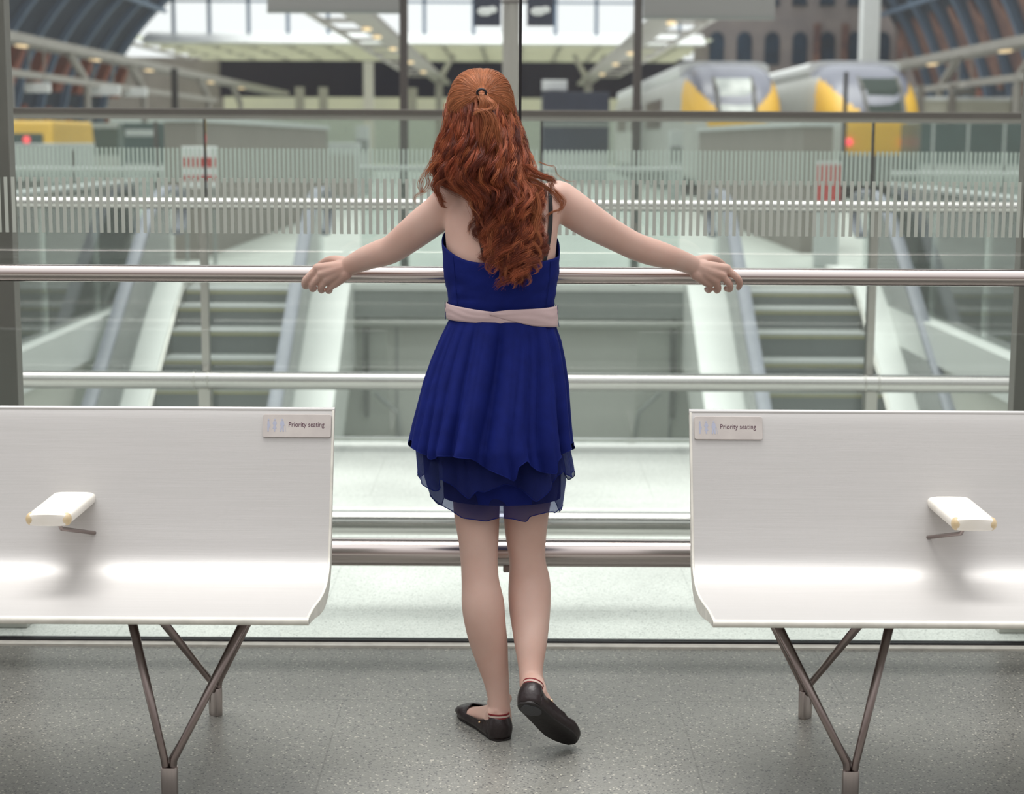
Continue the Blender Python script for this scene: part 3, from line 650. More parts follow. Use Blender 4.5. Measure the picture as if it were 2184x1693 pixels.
t = thing('roof_sign', 'white sign standing on top of the dark navy kiosk', 'sign', (P(1183, 196, 63).x, 63, P(1183, 196, 62).z))
a, b_ = P(1156, 195, 63), P(1210, 171, 63)
MB().box((a.x, 63, P(1183, 196, 62).z + .08), (b_.x, 63.25, b_.z)).build('panel', B['white'], t, bevel=.02)
for x in (a.x + .15, b_.x - .2): MB().box((x, 63.08, P(1183, 196, 62).z - .06), (x + .05, 63.16, P(1183, 196, 62).z + .1)).build('leg', B['bgrey'], t)
t = thing('low_wall', 'cream low wall with grey posts at the far right above the barrier rail', 'wall', (16, 58, 0))
a, b_ = P(1940, 214, 58), P(2230, 214, 58)
MB().box((a.x, 58, 0), (b_.x, 58.4, a.z)).build('wall_body', B['cream'], t)
MB().box((a.x, 57.9, a.z), (b_.x, 58.5, a.z + .12)).build('coping', B['white'], t)
for px in (1962, 2030, 2165): x = XP(px, 57.6); MB().box((x - .1, 57.7, 0), (x + .1, 57.9, a.z + .5)).build('wall_post', B['taupe'], t)

# ---- the vaulted side walls: panels, iron ribs, brick piers
VP = cr([(22.9, 0), (22.75, 1.6), (22.45, 3.1), (22.0, 4.7), (21.3, 6.1), (19.9, 7.9), (18.0, 9.6), (15.4, 11.6)], 4)
VPL = VP; VPR = cr([(22.9, 0), (22.75, 1.6), (22.55, 3.1), (22.25, 4.4), (21.8, 5.7), (21.2, 7.1), (20.25, 8.8), (18.9, 10.6), (17, 12.4)], 4)
for s, n in ((-1, 'left'), (1, 'right')):
    VP = VPL if s < 0 else VPR
    wv = struct(thing('wall_shed_' + n, None, None, (22 * s, 70, 0)))
    m = MB(); rs = [[(p[0] * s, 26, p[1]) for p in VP], [(p[0] * s, 97, p[1]) for p in VP]]; m.rings(rs, closed=False)
    m.rings([[((p[0] + .25) * s, 26, p[1] + .2) for p in VP], [((p[0] + .25) * s, 97, p[1] + .2) for p in VP]], closed=False)
    m.build('vault_panels', B['vault'], wv)
    ys = [29.5 + 4.1 * k for k in range(17)] if s < 0 else [30 + 3.75 * k for k in range(18)]
    for k, y in enumerate(ys):
        rp = [((p[0] - .22) * s, y, p[1]) for p in VP]
        r = MB(); rs = []
        for i, p in enumerate(rp):
            wd = .16 if (s < 0 or k % 2 == 0) else .07
            rs.append([(p[0] - .14 * s, p[1] - wd, p[2]), (p[0] - .14 * s, p[1] + wd, p[2]), (p[0] + .2 * s, p[1] + wd, p[2] + .1), (p[0] + .2 * s, p[1] - wd, p[2] + .1)])
        r.rings(rs); r.build('iron_rib', B['rib'], wv)
        pr = MB()
        if s < 0:
            pr.rings([[(22.55 * s, y + .5, 0), (22.55 * s, y + 1.55, 0), (23 * s, y + 1.55, 0), (23 * s, y + .5, 0)], [(22.1 * s, y + .85, 3.0), (22.1 * s, y + 1.3, 3.0), (22.6 * s, y + 1.3, 3.0), (22.6 * s, y + .85, 3.0)]])
            pr.rings([[(21.9 * s, y + 1.3, 3.7), (21.9 * s, y + 2.5, 3.7), (22.6 * s, y + 2.5, 3.7), (22.6 * s, y + 1.3, 3.7)], [(21.2 * s, y + 1.6, 5.3), (21.2 * s, y + 2.3, 5.3), (21.9 * s, y + 2.3, 5.5), (21.9 * s, y + 1.6, 5.5)]])
            pr.build('brick_pier', B['brick'], wv)
        else:
            if k % 2 == 0:
                pr.rings([[(22.55 * s, y + .3, 0), (22.55 * s, y + 1.9, 0), (23 * s, y + 1.9, 0), (23 * s, y + .3, 0)], [(22.0 * s, y + .5, 4.0), (22.0 * s, y + 1.6, 4.0), (22.6 * s, y + 1.6, 4.0), (22.6 * s, y + .5, 4.0)]])
                pr.build('brick_pier', B['brick'], wv)
            q = MB()   # a lozenge of decorated brick between two ribs
            zz = [3.9, 4.6, 5.6, 6.8, 7.9]; ww = [.25, .8, 1.0, .85, .3]; rs = []
            for z_, w_ in zip(zz, ww):
                xv = np.interp(z_, VP[:, 1], VP[:, 0]) - .12
                rs.append([(xv * s, y + 1.9 - w_, z_), (xv * s, y + 1.9 + w_, z_), ((xv + .3) * s, y + 1.9 + w_, z_ + .1), ((xv + .3) * s, y + 1.9 - w_, z_ + .1)])
            q.rings(rs); q.build('brick_panel', B['brick2'], wv)
    for zz in (8.3,):
        xv = np.interp(zz, VP[:, 1], VP[:, 0]); MB().box((min((xv - .5) * s, (xv - .3) * s), 27, zz), (max((xv - .5) * s, (xv - .3) * s), 97, zz + .22)).build('purlin', B['rib'], wv)
# ---- the gable end: window bars, tilted white beam, translucent roof beyond, dark shade sheets and pale backdrop
ge = struct(thing('wall_gable', None, None, (0, 97, 0)))
for px in (370, 446, 530, 614, 700, 785, 905, 1010, 1100, 1185, 1272, 1362, 1450):
    x = XP(px, 96.8, 40); zt_ = 12.5
    MB().box((x - .09, 96.7, 7.2), (x + .09, 96.9, zt_)).build('window_bar', B['rib'], ge)
zb_ = ZY(5, 96.8); MB().box((-20, 96.7, zb_ - .06), (11, 96.9, zb_ + .06)).build('window_bar', B['rib'], ge)
a, b_ = P(308, 91, 96.0), P(1500, 78, 96.5); MB().prism([(94.9, a.z), (97.05, a.z), (97.05, b_.z + .15)], b_.x - a.x, 'x', a.x).build('tilted_white_beam', B['white'], ge)  # front sloped upward so the beam catches skylight and reads white
rf = struct(thing('ceiling_extension', None, None, (0, 108, 7)))
a, b_ = P(282, 90, 97), P(1520, 90, 97)
MB().box((a.x, 97.1, 6.98), (b_.x, 120, 7.06)).build('roof_sheet', B['skyl'], rf)
for y in (100, 104.5, 109, 113.5, 118): MB().box((a.x, y, 6.72), (b_.x, y + .35, 6.97)).build('roof_beam', B['cream'], rf)
for px in range(330, 1500, 78): x = XP(px, 108, 110); MB().box((x - .12, 98, 6.8), (x + .12, 120, 6.96)).build('roof_purlin', B['bgrey'], rf)
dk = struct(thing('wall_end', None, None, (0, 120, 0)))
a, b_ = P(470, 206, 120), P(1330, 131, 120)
MB().box((a.x, 120, a.z), (b_.x, 120.3, 7.0)).build('shade_panel', B['dusk'], dk)  # dark sheet in place of the shadow under the far roof
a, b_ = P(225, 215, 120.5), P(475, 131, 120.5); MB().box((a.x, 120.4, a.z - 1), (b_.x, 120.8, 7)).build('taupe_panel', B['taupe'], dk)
a, b_ = P(1325, 300, 120.5), P(1600, 131, 120.5); MB().box((a.x, 120.4, 0), (b_.x, 120.8, 7)).build('shade_panel', B['dusk'], dk)
MB().box((-45, 136, 0), (45, 136.5, 4.9)).build('pale_backdrop', B['lime'], dk)  # added sheet standing in for the daylit strip beyond the roof
a, b_ = P(410, 300, 119), P(610, 212, 119)
MB().box((-40, 118, 0), (40, 118.3, 3.35)).build('pale_low_wall', B['cap'], dk)
for px in (640, 690, 880): x = XP(px, 119); MB().box((x - .3, 119, 0), (x + .3, 119.3, 5)).build('grey_post', B['bgrey'], dk)
# ---- far brick facade right of the gable, with blue arched windows
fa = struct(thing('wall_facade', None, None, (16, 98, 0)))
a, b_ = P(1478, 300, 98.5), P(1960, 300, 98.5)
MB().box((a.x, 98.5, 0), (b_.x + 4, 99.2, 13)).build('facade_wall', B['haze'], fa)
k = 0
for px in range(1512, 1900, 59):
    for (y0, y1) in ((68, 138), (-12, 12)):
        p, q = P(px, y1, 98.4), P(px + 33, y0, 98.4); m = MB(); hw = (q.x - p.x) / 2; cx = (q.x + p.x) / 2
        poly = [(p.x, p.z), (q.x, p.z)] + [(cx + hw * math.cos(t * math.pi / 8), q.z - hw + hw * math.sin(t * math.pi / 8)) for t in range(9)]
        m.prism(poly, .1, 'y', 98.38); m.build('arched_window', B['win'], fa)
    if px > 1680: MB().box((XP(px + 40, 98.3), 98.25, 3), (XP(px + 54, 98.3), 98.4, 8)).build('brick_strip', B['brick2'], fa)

# ---- trains
def train(xc, yf, yaw, label, scr):
    t = thing('train', label, 'train', (0, 0, 0), 'trains at the platforms')
    R_ = Matrix.Rotation(yaw, 3, 'Z')
    def W(x, y, z): v = R_ @ Vector((x, y, 0)); return (xc + v.x, yf + v.y, z)
    def ring(y, hw, zt_, zb2=.35, n=32):
        rs = []
        for i in range(n):
            a = 2 * math.pi * i / n; c, s_ = math.cos(a), math.sin(a); h = (zt_ - zb2) / 2
            rs.append(W(math.copysign(abs(c) ** .42, c) * hw, y, zb2 + h + math.copysign(abs(s_) ** (.55 if s_ > 0 else .3), s_) * h))
        return rs
    b = MB(); b.rings([ring(3.4 + k * 3, 1.4, 3.68) for k in range(11)]); b.build('body', B['tgrey'], t, auto=50)
    b = MB(); b.rings([ring(3.4 + k * 3.75, 1.30, 3.78, 3.3) for k in range(9)]); b.build('roof', B['white'], t, auto=50)
    st = [(0, .86, 1.9), (.08, 1.05, 2.15), (.25, 1.17, 2.4), (.6, 1.27, 2.75), (1.1, 1.33, 3.1), (1.8, 1.37, 3.42), (2.6, 1.39, 3.62), (3.41, 1.4, 3.68)]
    C = cr(st, 5); m = MB(); rs = [ring(c[0], c[1], c[2], .35, 64) for c in C]; n = 64
    vs = [p for r in rs for p in r]; Ri = R_.transposed()
    def colr(p):
        v = Ri @ Vector((p[0] - xc, p[1] - yf, 0)); x, z = v.x, p[2]
        if z < 1.42 or (z < 2.05 and abs(x) > .80): return 0
        if z > 2.25 + 1.15 * (abs(x) / 1.28) ** 2.4: return 2
        if v.y > 2.4 - (3.6 - z) * .55 and abs(x) > 1.1: return 0
        return 1
    for i in range(len(rs) - 1):
        for k in range(n):
            f = (i * n + k, i * n + (k + 1) % n, (i + 1) * n + (k + 1) % n, (i + 1) * n + k)
            c = Vector((0, 0, 0))
            for q in f: c += Vector(vs[q]) / 4
            m.mi = colr(c); m.f.append(f); m.m.append(m.mi)
    m.mi = 1; m.v = vs; m.f.append(tuple(range(n))); m.m.append(1)
    m.build('nose', [B['tgrey'], B['tyel'], B['tmask']], t, smooth=True)
    # windscreen, lamps, side windows, coupler skirt: lofted just proud of the nose
    def surf(x, z):
        best = None
        for c in C:
            h = (c[2] - .35) / 2; u = max(-1, min(1, (z - .35 - h) / h)); k = abs(u) ** (1 / .55); hw = c[1] * max(0, 1 - k * k) ** .21
            if hw >= abs(x) and c[2] > z: return c[0]
        return 2.5
    ws = MB(); rs = []
    for z in np.linspace(2.28, 3.22, 8):
        hw = .47 + .04 * (z - 2.28); ring_ = []
        for u in np.linspace(-1, 1, 7): ring_.append(W(u * hw + scr[1], surf(abs(u) * hw, z) - .05, z))
        rs.append(ring_)
    ws.rings(rs, closed=False); ws.build('windscreen', scr[0], t, smooth=True)
    wf = MB()
    for sx_ in (-1, 1): wf.path([W(sx_ * (.49 + .04 * (z - 2.28)) + scr[1], surf(.42, z) - .06, z) for z in np.linspace(2.26, 3.24, 8)], .06, 6)
    wf.build('windscreen_frame', B['tdark'], t)
    for sx_ in (-1, 1):
        MB().ball(W(sx_ * .74, -.06, 1.5), (.11, .06, .11), 12, 8).build('tail_lamp', B['redl'], t, smooth=True)
    MB().box(W(-1.0, -.1, .3), W(1.0, .5, 1.15)).build('coupler_skirt', B['tdark'], t, bevel=.05)
    for k in range(3):
        y = 8 + k * 8.5
        for sx_ in (-1, 1):
            q = MB(); c = [W(sx_ * 1.385, y, 1.9), W(sx_ * 1.385, y + 6, 1.9), W(sx_ * 1.385, y + 6, 2.8), W(sx_ * 1.385, y, 2.8), W(sx_ * 1.42, y, 1.9), W(sx_ * 1.42, y + 6, 1.9), W(sx_ * 1.42, y + 6, 2.8), W(sx_ * 1.42, y, 2.8)]
            q.add(c, [(0, 1, 2, 3), (4, 5, 6, 7), (0, 1, 5, 4), (1, 2, 6, 5), (2, 3, 7, 6), (3, 0, 4, 7)]); q.build('side_window', B['twin'], t)
    MB().add([W(-1.25, 2, .02), W(1.25, 2, .02), W(1.25, 33, .02), W(-1.25, 33, .02), W(-1.25, 2, .4), W(1.25, 2, .4), W(1.25, 33, .4), W(-1.25, 33, .4)], [(0, 3, 2, 1), (4, 5, 6, 7), (0, 1, 5, 4), (1, 2, 6, 5), (2, 3, 7, 6), (3, 0, 4, 7)]).build('underframe', B['tdark'], t)
    return t
train(6.05, 47.4, .0, 'grey and yellow train with bright windscreen, nearer her on the right', (B['tglass'], 0))
train(9.65, 46.6, .0, 'grey and yellow train with dark green windscreen, rightmost of the pair', (B['tglass2'], .25))
t = thing('yellow_standin', 'yellow vehicle-shaped stand-in with a red lamp, for a train reflection at the far left', 'vehicle', (XP(60, 40), 40, 0))  # made-up vehicle shape in place of the train's reflection in side glass
a, b_ = P(22, 256, 40), P(112, 256, 40)
MB().rings([[(a.x - .6, 40, 0), (b_.x - .1, 40, 0), (b_.x - .1, 44, 0), (a.x - .6, 44, 0)], [(a.x - .6, 39.9, 1.3), (b_.x, 39.9, 1.3), (b_.x, 44, 1.3), (a.x - .6, 44, 1.3)], [(a.x - .6, 40.2, a.z), (b_.x - .05, 40.2, a.z), (b_.x - .05, 44, a.z), (a.x - .6, 44, a.z)]]).build('body', B['tyel'], t, bevel=.08)
c = P(56, 298, 39.8); MB().box((c.x - .35, 39.84, c.z - .12), (c.x + .35, 39.95, c.z + .14)).build('lamp_panel', B['grn'], t)
MB().box((a.x - .62, 39.78, 0), (b_.x + .03, 43.9, 1.38)).build('pale_skirt', B['cap'], t, bevel=.04)
MB().ball((c.x, 39.82, c.z), (.085, .05, .085), 12, 8).build('tail_lamp', B['redl'], t, smooth=True)
MB().box((a.x - .4, 39.7, .25), (b_.x - .2, 39.95, .6)).build('bumper', B['tdark'], t, bevel=.03)
# ================================================ the person at the rail
def ellipse_ring(c, ax, ay, n=40, e=1.0, tilt=None):
    out = []
    for i in range(n):
        a = 2 * math.pi * i / n; x, y = math.cos(a), math.sin(a)
        v = Vector((math.copysign(abs(x) ** e, x) * ax, math.copysign(abs(y) ** e, y) * ay, 0))
        if tilt is not None: v = tilt @ v
        out.append(Vector(c) + v)
    return out
def hrings(m, table, n=40, e=.92, steps=4):
    """horizontal rings: rows of (x, y, z, half width, half depth), with closed rounded ends"""
    T = cr(table, steps); rs = [ellipse_ring(r[:3], r[3], r[4], n, e) for r in T]
    m.rings(rs); return T
def limb(m, rows, n=20, steps=4, up=(0, 0, 1)):
    """tube through rows of (x, y, z, half width, half depth); half width is measured across the view"""
    T = cr(rows, steps); K = len(T); rs = []
    for i, r in enumerate(T):
        p = Vector(r[:3]); t = (Vector(T[min(i + 1, K - 1)][:3]) - Vector(T[max(i - 1, 0)][:3])).normalized()
        v = Vector((0, 1, 0)); v = (v - t * v.dot(t)).normalized(); u = t.cross(v)      # u lies across the view
        rs.append([p + u * math.cos(2 * math.pi * k / n) * r[3] + v * math.sin(2 * math.pi * k / n) * r[4] for k in range(n)])
    # rounded ends
    def capr(r, q, sgn):
        p = Vector(q[:3]); nb = Vector(T[1][:3]) if sgn < 0 else Vector(T[-2][:3]); t = (p - nb).normalized(); out = []
        for f, h in ((.86, .5), (.5, .86), (.12, .99)):
            out.append([p + (Vector(a) - p) * f + t * h * min(q[3], q[4]) for a in r])
        return out
    rs = capr(rs[0], T[0], -1)[::-1] + rs + capr(rs[-1], T[-1], 1)
    m.rings(rs); return T
def row(y, xl, xr, D, dep, dy=0):
    """a body section from its two outline pixels on row y"""
    a, b_ = P(xl, y, D), P(xr, y, D); c = (a + b_) / 2
    return (c.x, D + dy, c.z, (b_ - a).length / 2, dep)
PX = 1 / 865
body = MB()
TORSO = [row(362, 1015, 1105, 4.395, .045), row(385, 1000, 1150, 4.40, .052), row(405, 978, 1180, 4.39, .062), row(440, 956, 1198, 4.375, .078),
         row(480, 949, 1192, 4.362, .090), row(520, 951, 1187, 4.355, .098), row(560, 954, 1184, 4.35, .102), row(600, 958, 1181, 4.345, .098),
         row(645, 963, 1174, 4.335, .086), row(680, 964, 1174, 4.33, .080), row(720, 958, 1180, 4.328, .080), row(780, 950, 1184, 4.324, .088),
         row(840, 946, 1186, 4.320, .098), row(890, 948, 1184, 4.320, .100), row(925, 955, 1178, 4.318, .088)]
TS = hrings(body, TORSO, 48, .88)
TS = TS[np.argsort(-TS[:, 2])]
def torso_at(z):
    zs = TS[::-1, 2]; return [np.interp(z, zs, TS[::-1, k]) for k in (0, 1, 3, 4)]      # x, y, half width, half depth
# shoulder caps, shoulder blades, glutes
for (px, py, D, r) in ((968, 420, 4.39, (.040, .052, .040)), (1187, 418, 4.39, (.042, .052, .040)), (1018, 448, 4.352, (.046, .052, .070)), (1136, 446, 4.352, (.046, .052, .070)),
                       (1016, 860, 4.285, (.064, .078, .080)), (1118, 860, 4.285, (.064, .078, .080))):
    body.ball(P(px, py, D), r, 20, 12)
# neck and head
limb(body, [(*P(1066, 400, 4.40), .058, .055), (*P(1058, 360, 4.40), .050, .050), (*P(1050, 320, 4.40), .047, .049), (*P(1045, 280, 4.395), .048, .052)], 24)
HC = P(1026, 245, 4.395)
def hp(dx, dy, dz): return HC + Vector((dx, dy, dz))
HT = [(0, .015, .098, .020, .03), (0, .01, .090, .046, .058), (0, .002, .068, .066, .082), (0, 0, .035, .0745, .095), (0, .002, 0, .0755, .097), (0, .012, -.03, .071, .086), (0, .026, -.06, .062, .070), (0, .045, -.09, .048, .050), (0, .062, -.113, .026, .028), (0, .066, -.120, .012, .014)]
hrings(body, [(HC.x + a, HC.y + b_, HC.z + c, d, e) for a, b_, c, d, e in HT], 36, 1.0)
limb(body, [(*hp(0, .092, .022), .009, .008), (*hp(0, .104, -.005), .010, .010), (*hp(0, .114, -.022), .013, .012)], 12)          # nose
for s in (-1, 1):
    body.ball(hp(.017 * s, .10, -.027), (.009, .010, .007), 10, 7)                  # nostril wings
    body.ball(hp(.030 * s, .078, .030), (.020, .012, .007), 12, 8)                  # brow
    body.ball(hp(.038 * s, .066, -.025), (.022, .020, .022), 12, 8)                 # cheek
    body.ball(hp(.077 * s, .005, -.008), (.008, .018, .030), 14, 9, Matrix.Rotation(.25, 3, 'X'))   # ear
body.ball(hp(0, .086, -.092), (.020, .018, .014), 12, 8)                              # chin
# arms: shoulder, elbow, wrist
ARM_L = [(965, 425, 4.39, 42, .047), (938, 452, 4.40, 40, .045), (900, 482, 4.43, 39, .042), (862, 512, 4.47, 35, .038), (836, 531, 4.50, 32, .036), (812, 540, 4.525, 31, .036), (785, 549, 4.555, 28, .032), (762, 559, 4.58, 24.5, .026), (745, 567, 4.60, 22, .021)]
ARM_R = [(1190, 425, 4.39, 42, .047), (1222, 447, 4.395, 41, .046), (1262, 474, 4.41, 38, .042), (1310, 502, 4.44, 33, .037), (1352, 524, 4.47, 31, .035), (1385, 536, 4.50, 31, .036), (1420, 546, 4.53, 28, .033), (1452, 556, 4.57, 24, .026), (1478, 566, 4.60, 21.5, .021)]
for A in (ARM_L, ARM_R): limb(body, [(*P(x, y, D), r * PX * 1.01, d) for x, y, D, r, d in A], 24)
# legs
LEG_L = [(900, 948, 1068, 4.31, .082), (960, 952, 1067, 4.31, .082), (1030, 962, 1067, 4.305, .075), (1095, 968, 1066, 4.295, .067), (1150, 977, 1064, 4.285, .061), (1196, 982, 1062, 4.275, .055), (1240, 984, 1065, 4.258, .054), (1285, 984, 1075.5, 4.240, .056),
         (1330, 991, 1079, 4.236, .053), (1380, 1005, 1084, 4.240, .046), (1420, 1020, 1085, 4.238, .038), (1460, 1034, 1086, 4.235, .031), (1495, 1041, 1087, 4.23, .029), (1525, 1042, 1091, 4.225, .032), (1545, 1041, 1092, 4.222, .034)]
LEG_R = [(900, 1070, 1184, 4.31, .082), (960, 1072, 1182, 4.31, .082), (1030, 1073, 1180, 4.315, .075), (1095, 1073, 1171, 4.32, .067), (1150, 1079, 1165, 4.325, .060), (1196, 1086, 1164, 4.32, .054), (1240, 1084, 1174, 4.312, .054), (1285, 1084, 1175, 4.284, .056),
         (1330, 1090, 1172, 4.245, .053), (1380, 1098, 1166, 4.198, .044), (1415, 1104, 1160, 4.17, .034), (1440, 1107, 1158, 4.15, .030), (1462, 1108, 1161, 4.135, .031)]
for Lg in (LEG_L, LEG_R): limb(body, [row(*r) for r in Lg], 28)
body.ball(P(1084, 1489, 4.24), (.010, .013, .012), 10, 7); body.ball(P(1046, 1497, 4.24), (.009, .013, .012), 10, 7); body.ball(P(1154, 1450, 4.15), (.009, .014, .011), 10, 7)

# hands: metacarpals fan from the wrist, then four fingers round the tube and a thumb over it
def chain(pts, rad): limb(body, [(*P(*p), r, r) for p, r in zip(pts, rad)], 14, 3)
def hand(wrist, mcps, fingers, thumb, heel, radii):
    for q in mcps:
        mid = tuple(wrist[k] * .5 + q[k] * .5 for k in range(3)); chain([wrist, (mid[0], mid[1], mid[2] - .006), q], (.020, .0155, .0122))
    chain([heel, mcps[3]], (.018, .0125))
    for f, r in zip(fingers, radii): chain(f, (r * 1.08, r * 1.04, r * .96, r * .80)[:len(f)])
    chain(thumb, (.016, .0125, .0105, .0085))
hand((745, 568, 4.602), [(676, 571, 4.628), (685, 584, 4.618), (697, 596, 4.618), (713, 605, 4.625)],
     [[(676, 572, 4.628), (652, 597, 4.633), (650, 609, 4.652), (654, 612, 4.678)], [(685, 586, 4.618), (666, 607, 4.632), (667, 617, 4.655), (672, 614, 4.682)],
      [(697, 598, 4.618), (684, 613, 4.634), (686, 620, 4.656), (690, 617, 4.684)], [(713, 607, 4.625), (700, 618, 4.640), (702, 622, 4.660), (706, 618, 4.682)]],
     [(738, 560, 4.61), (714, 554, 4.645), (697, 556, 4.678), (683, 563, 4.706)], (738, 583, 4.60), (.0092, .0092, .0088, .0078))
hand((1478, 566, 4.602), [(1550, 572, 4.628), (1541, 587, 4.618), (1527, 598, 4.618), (1512, 604, 4.625)],
     [[(1550, 573, 4.628), (1572, 592, 4.630), (1578, 604, 4.645), (1575, 614, 4.668)], [(1541, 589, 4.618), (1556, 606, 4.630), (1556, 617, 4.652), (1548, 615, 4.682)],
      [(1527, 600, 4.618), (1532, 614, 4.634), (1529, 620, 4.655), (1525, 616, 4.684)], [(1512, 606, 4.625), (1514, 617, 4.640), (1510, 620, 4.660), (1506, 616, 4.682)]],
     [(1485, 558, 4.61), (1510, 552, 4.645), (1528, 555, 4.678), (1543, 564, 4.706)], (1485, 584, 4.60), (.0092, .0092, .0088, .0078))

# feet: local frame origin under the heel, e1 to the toes, e2 across, e3 up from the sole
def frame(heel, toe, upish):
    e1 = (toe - heel).normalized(); e3 = (upish - e1 * upish.dot(e1)).normalized(); e2 = e3.cross(e1); return heel, e1, e2, e3, (toe - heel).length
FL_ = frame(Vector((-.016, 4.178, 0.0)), Vector((-.122, 4.408, 0.0)), Vector((0, 0, 1)))
toeR = P(1219, 1588, 4.135); toeR.z = .007
FR_ = frame(P(1117, 1500, 4.01), toeR, Vector((.30, .80, .42)))
def fp(F, s, v, h): O, a, b_, c, L_ = F; return O + a * (s * L_) + b_ * v + c * h
# stations: s, inner and outer half width, sole lift
FOOT = [(0.0, .012, .012), (.03, .024, .024), (.10, .030, .031), (.25, .030, .033), (.42, .030, .036), (.60, .036, .041), (.74, .041, .042), (.86, .037, .034), (.95, .026, .021), (1.0, .010, .008)]
def fw(s):
    q = [f[0] for f in FOOT]; return np.interp(s, q, [f[1] for f in FOOT]), np.interp(s, q, [f[2] for f in FOOT])
def foot(F, side, ankle):
    rs = []
    for s in (.03, .07, .14, .22, .32, .44, .56, .68, .80, .90, .965):
        wi, wo = fw(s); top = np.interp(s, [0, .05, .12, .25, .36, .5, .65, .8, .92, 1], [.045, .062, .075, .082, .070, .054, .040, .028, .021, .016]); ring = []
        for k in range(20):
            a = 2 * math.pi * k / 20; c, s_ = math.cos(a), math.sin(a); wv = (wo if c * side > 0 else wi) - .004
            nar = 1 - .35 * max(0, s_) * (1 if s < .6 else .5)
            ring.append(fp(F, s, c * wv * nar, .008 + (top - .008) * (.5 + .5 * s_)))
        rs.append(ring)
    body.rings(rs)
    limb(body, [(*ankle, .028, .030), (*fp(F, .19, 0, .058), .025, .028), (*fp(F, .27, 0, .036), .022, .024)], 18)
foot(FL_, -1, P(1066, 1515, 4.228)); foot(FR_, 1, P(1134, 1458, 4.125))
tmp = body.build('tmp_body', M['skin'])
rm = tmp.modifiers.new('r', 'REMESH'); rm.mode = 'VOXEL'; rm.voxel_size = .0028; rm.use_smooth_shade = True
sm = tmp.modifiers.new('s', 'SMOOTH'); sm.factor = .5; sm.iterations = 5
dg = bpy.context.evaluated_depsgraph_get(); bme = bpy.data.meshes.new_from_object(tmp.evaluated_get(dg)); bpy.data.objects.remove(tmp)
bme.name = 'person_body'
person = bpy.data.objects.new('person', bme); col.objects.link(person)
# relax torso, arms and legs, leaving hands, head and feet crisp
vg = person.vertex_groups.new(name='soft'); gl_ = {}
for v in bme.vertices:
    x, y, z = v.co
    wgt = 0
    if 1.02 < z < 1.42 and abs(x) < .40: wgt = min(1, (.40 - abs(x)) / .06) * min(1, (1.42 - z) / .04)
    elif .16 < z <= 1.02: wgt = .8 * min(1, (z - .16) / .05)
    if wgt > 0: gl_.setdefault(round(wgt, 1), []).append(v.index)
for k, ids in gl_.items():
    if k > 0: vg.add(ids, k, 'REPLACE')
sm = person.modifiers.new('s', 'SMOOTH'); sm.vertex_group = 'soft'; sm.factor = .5; sm.iterations = 60
dg = bpy.context.evaluated_depsgraph_get(); b2_ = bpy.data.meshes.new_from_object(person.evaluated_get(dg)); person.modifiers.clear(); person.data = b2_; bme = b2_; bme.name = 'person_body'
bme.polygons.foreach_set('use_smooth', [True] * len(bme.polygons))
tag(person, 'person with long curly red hair and royal blue dress holding the rail', 'person')
BV = BVHTree.FromPolygons([v.co.copy() for v in bme.vertices], [tuple(p.vertices) for p in bme.polygons])
def on_body(px, py, off=.001):
    r = ray(px, py).normalized(); h = BV.ray_cast(Vector((0, 0, CAM_H)), r)
    return h[0] + h[1] * off if h[0] is not None else None
def back_y(x, z, default=None):
    h = BV.ray_cast(Vector((x, 3.6, z)), Vector((0, 1, 0))); return h[0].y if h[0] is not None else default
for s in (-1, 1):
    e = MB().ball(hp(.030 * s, .083, .012), (.0115, .0105, .009), 14, 9).build('eye', M['eye'], person, smooth=True)
    MB().ball(hp(.030 * s, .0925, .012), (.005, .0022, .005), 10, 6).build('iris', M['heelpad'], e, smooth=True)
lp = MB(); lp.path([hp(x, .094 - abs(x) * .35, -.055 + (.002 if abs(x) < .004 else 0)) for x in np.linspace(-.022, .022, 9)], [.002, .004, .0055, .006, .0055, .006, .0055, .004, .002], 8)
lp.build('lips', M['lip'], person, smooth=True)

# ---- dress: bodice, sash, three chiffon layers
def top_edge(a):
    """height of the bodice's upper edge; a=-90 degrees is the back, 180 her left (picture left)"""
    c, s_ = math.cos(a), math.sin(a)
    zb_ = ZY(561, 4.25); zl = ZY(520, 4.33); zr = ZY(545, 4.33); zf = ZY(470, 4.43)
    side = zl if c < 0 else zr
    return (zb_ + (side - zb_) * abs(c) ** 3.2) if s_ < 0 else (side + (zf - side) * abs(s_) ** .8)
def shell_pt(a, z, off, e=.88):
    x, y, hx, hy = torso_at(z); c, s_ = math.cos(a), math.sin(a)
    r = Vector((math.copysign(abs(c) ** e, c) * (hx + off), math.copysign(abs(s_) ** e, s_) * (hy + off), 0)); return Vector((x, y, z)) + r
NA = 160
m = MB(); rs = []
zw = ZY(672, 4.25)
for j in range(22):
    t = j / 21; ring = []
    for i in range(NA):
        a = 2 * math.pi * i / NA; zt_ = top_edge(a); z = zt_ + (zw - zt_) * t
        fold = .006 * noise.noise(Vector((a * 1.3, t * 5 + a * .8, 2))) * math.sin(math.pi * t) + .0035 * noise.noise(Vector((a * 2.2, t * 13 + a * 2, 7))) * t
        bust = .035 * max(0, math.sin(a)) ** 2 * math.exp(-((z - 1.20) / .06) ** 2)
        ring.append(shell_pt(a, z, .0055 + .002 * (1 - t) + fold + bust))
    rs.append(ring)
m.rings(rs, cap=False); bod = m.build('bodice', M['blue'], person, smooth=True)
so = bod.modifiers.new('thick', 'SOLIDIFY'); so.thickness = .003; so.offset = 1
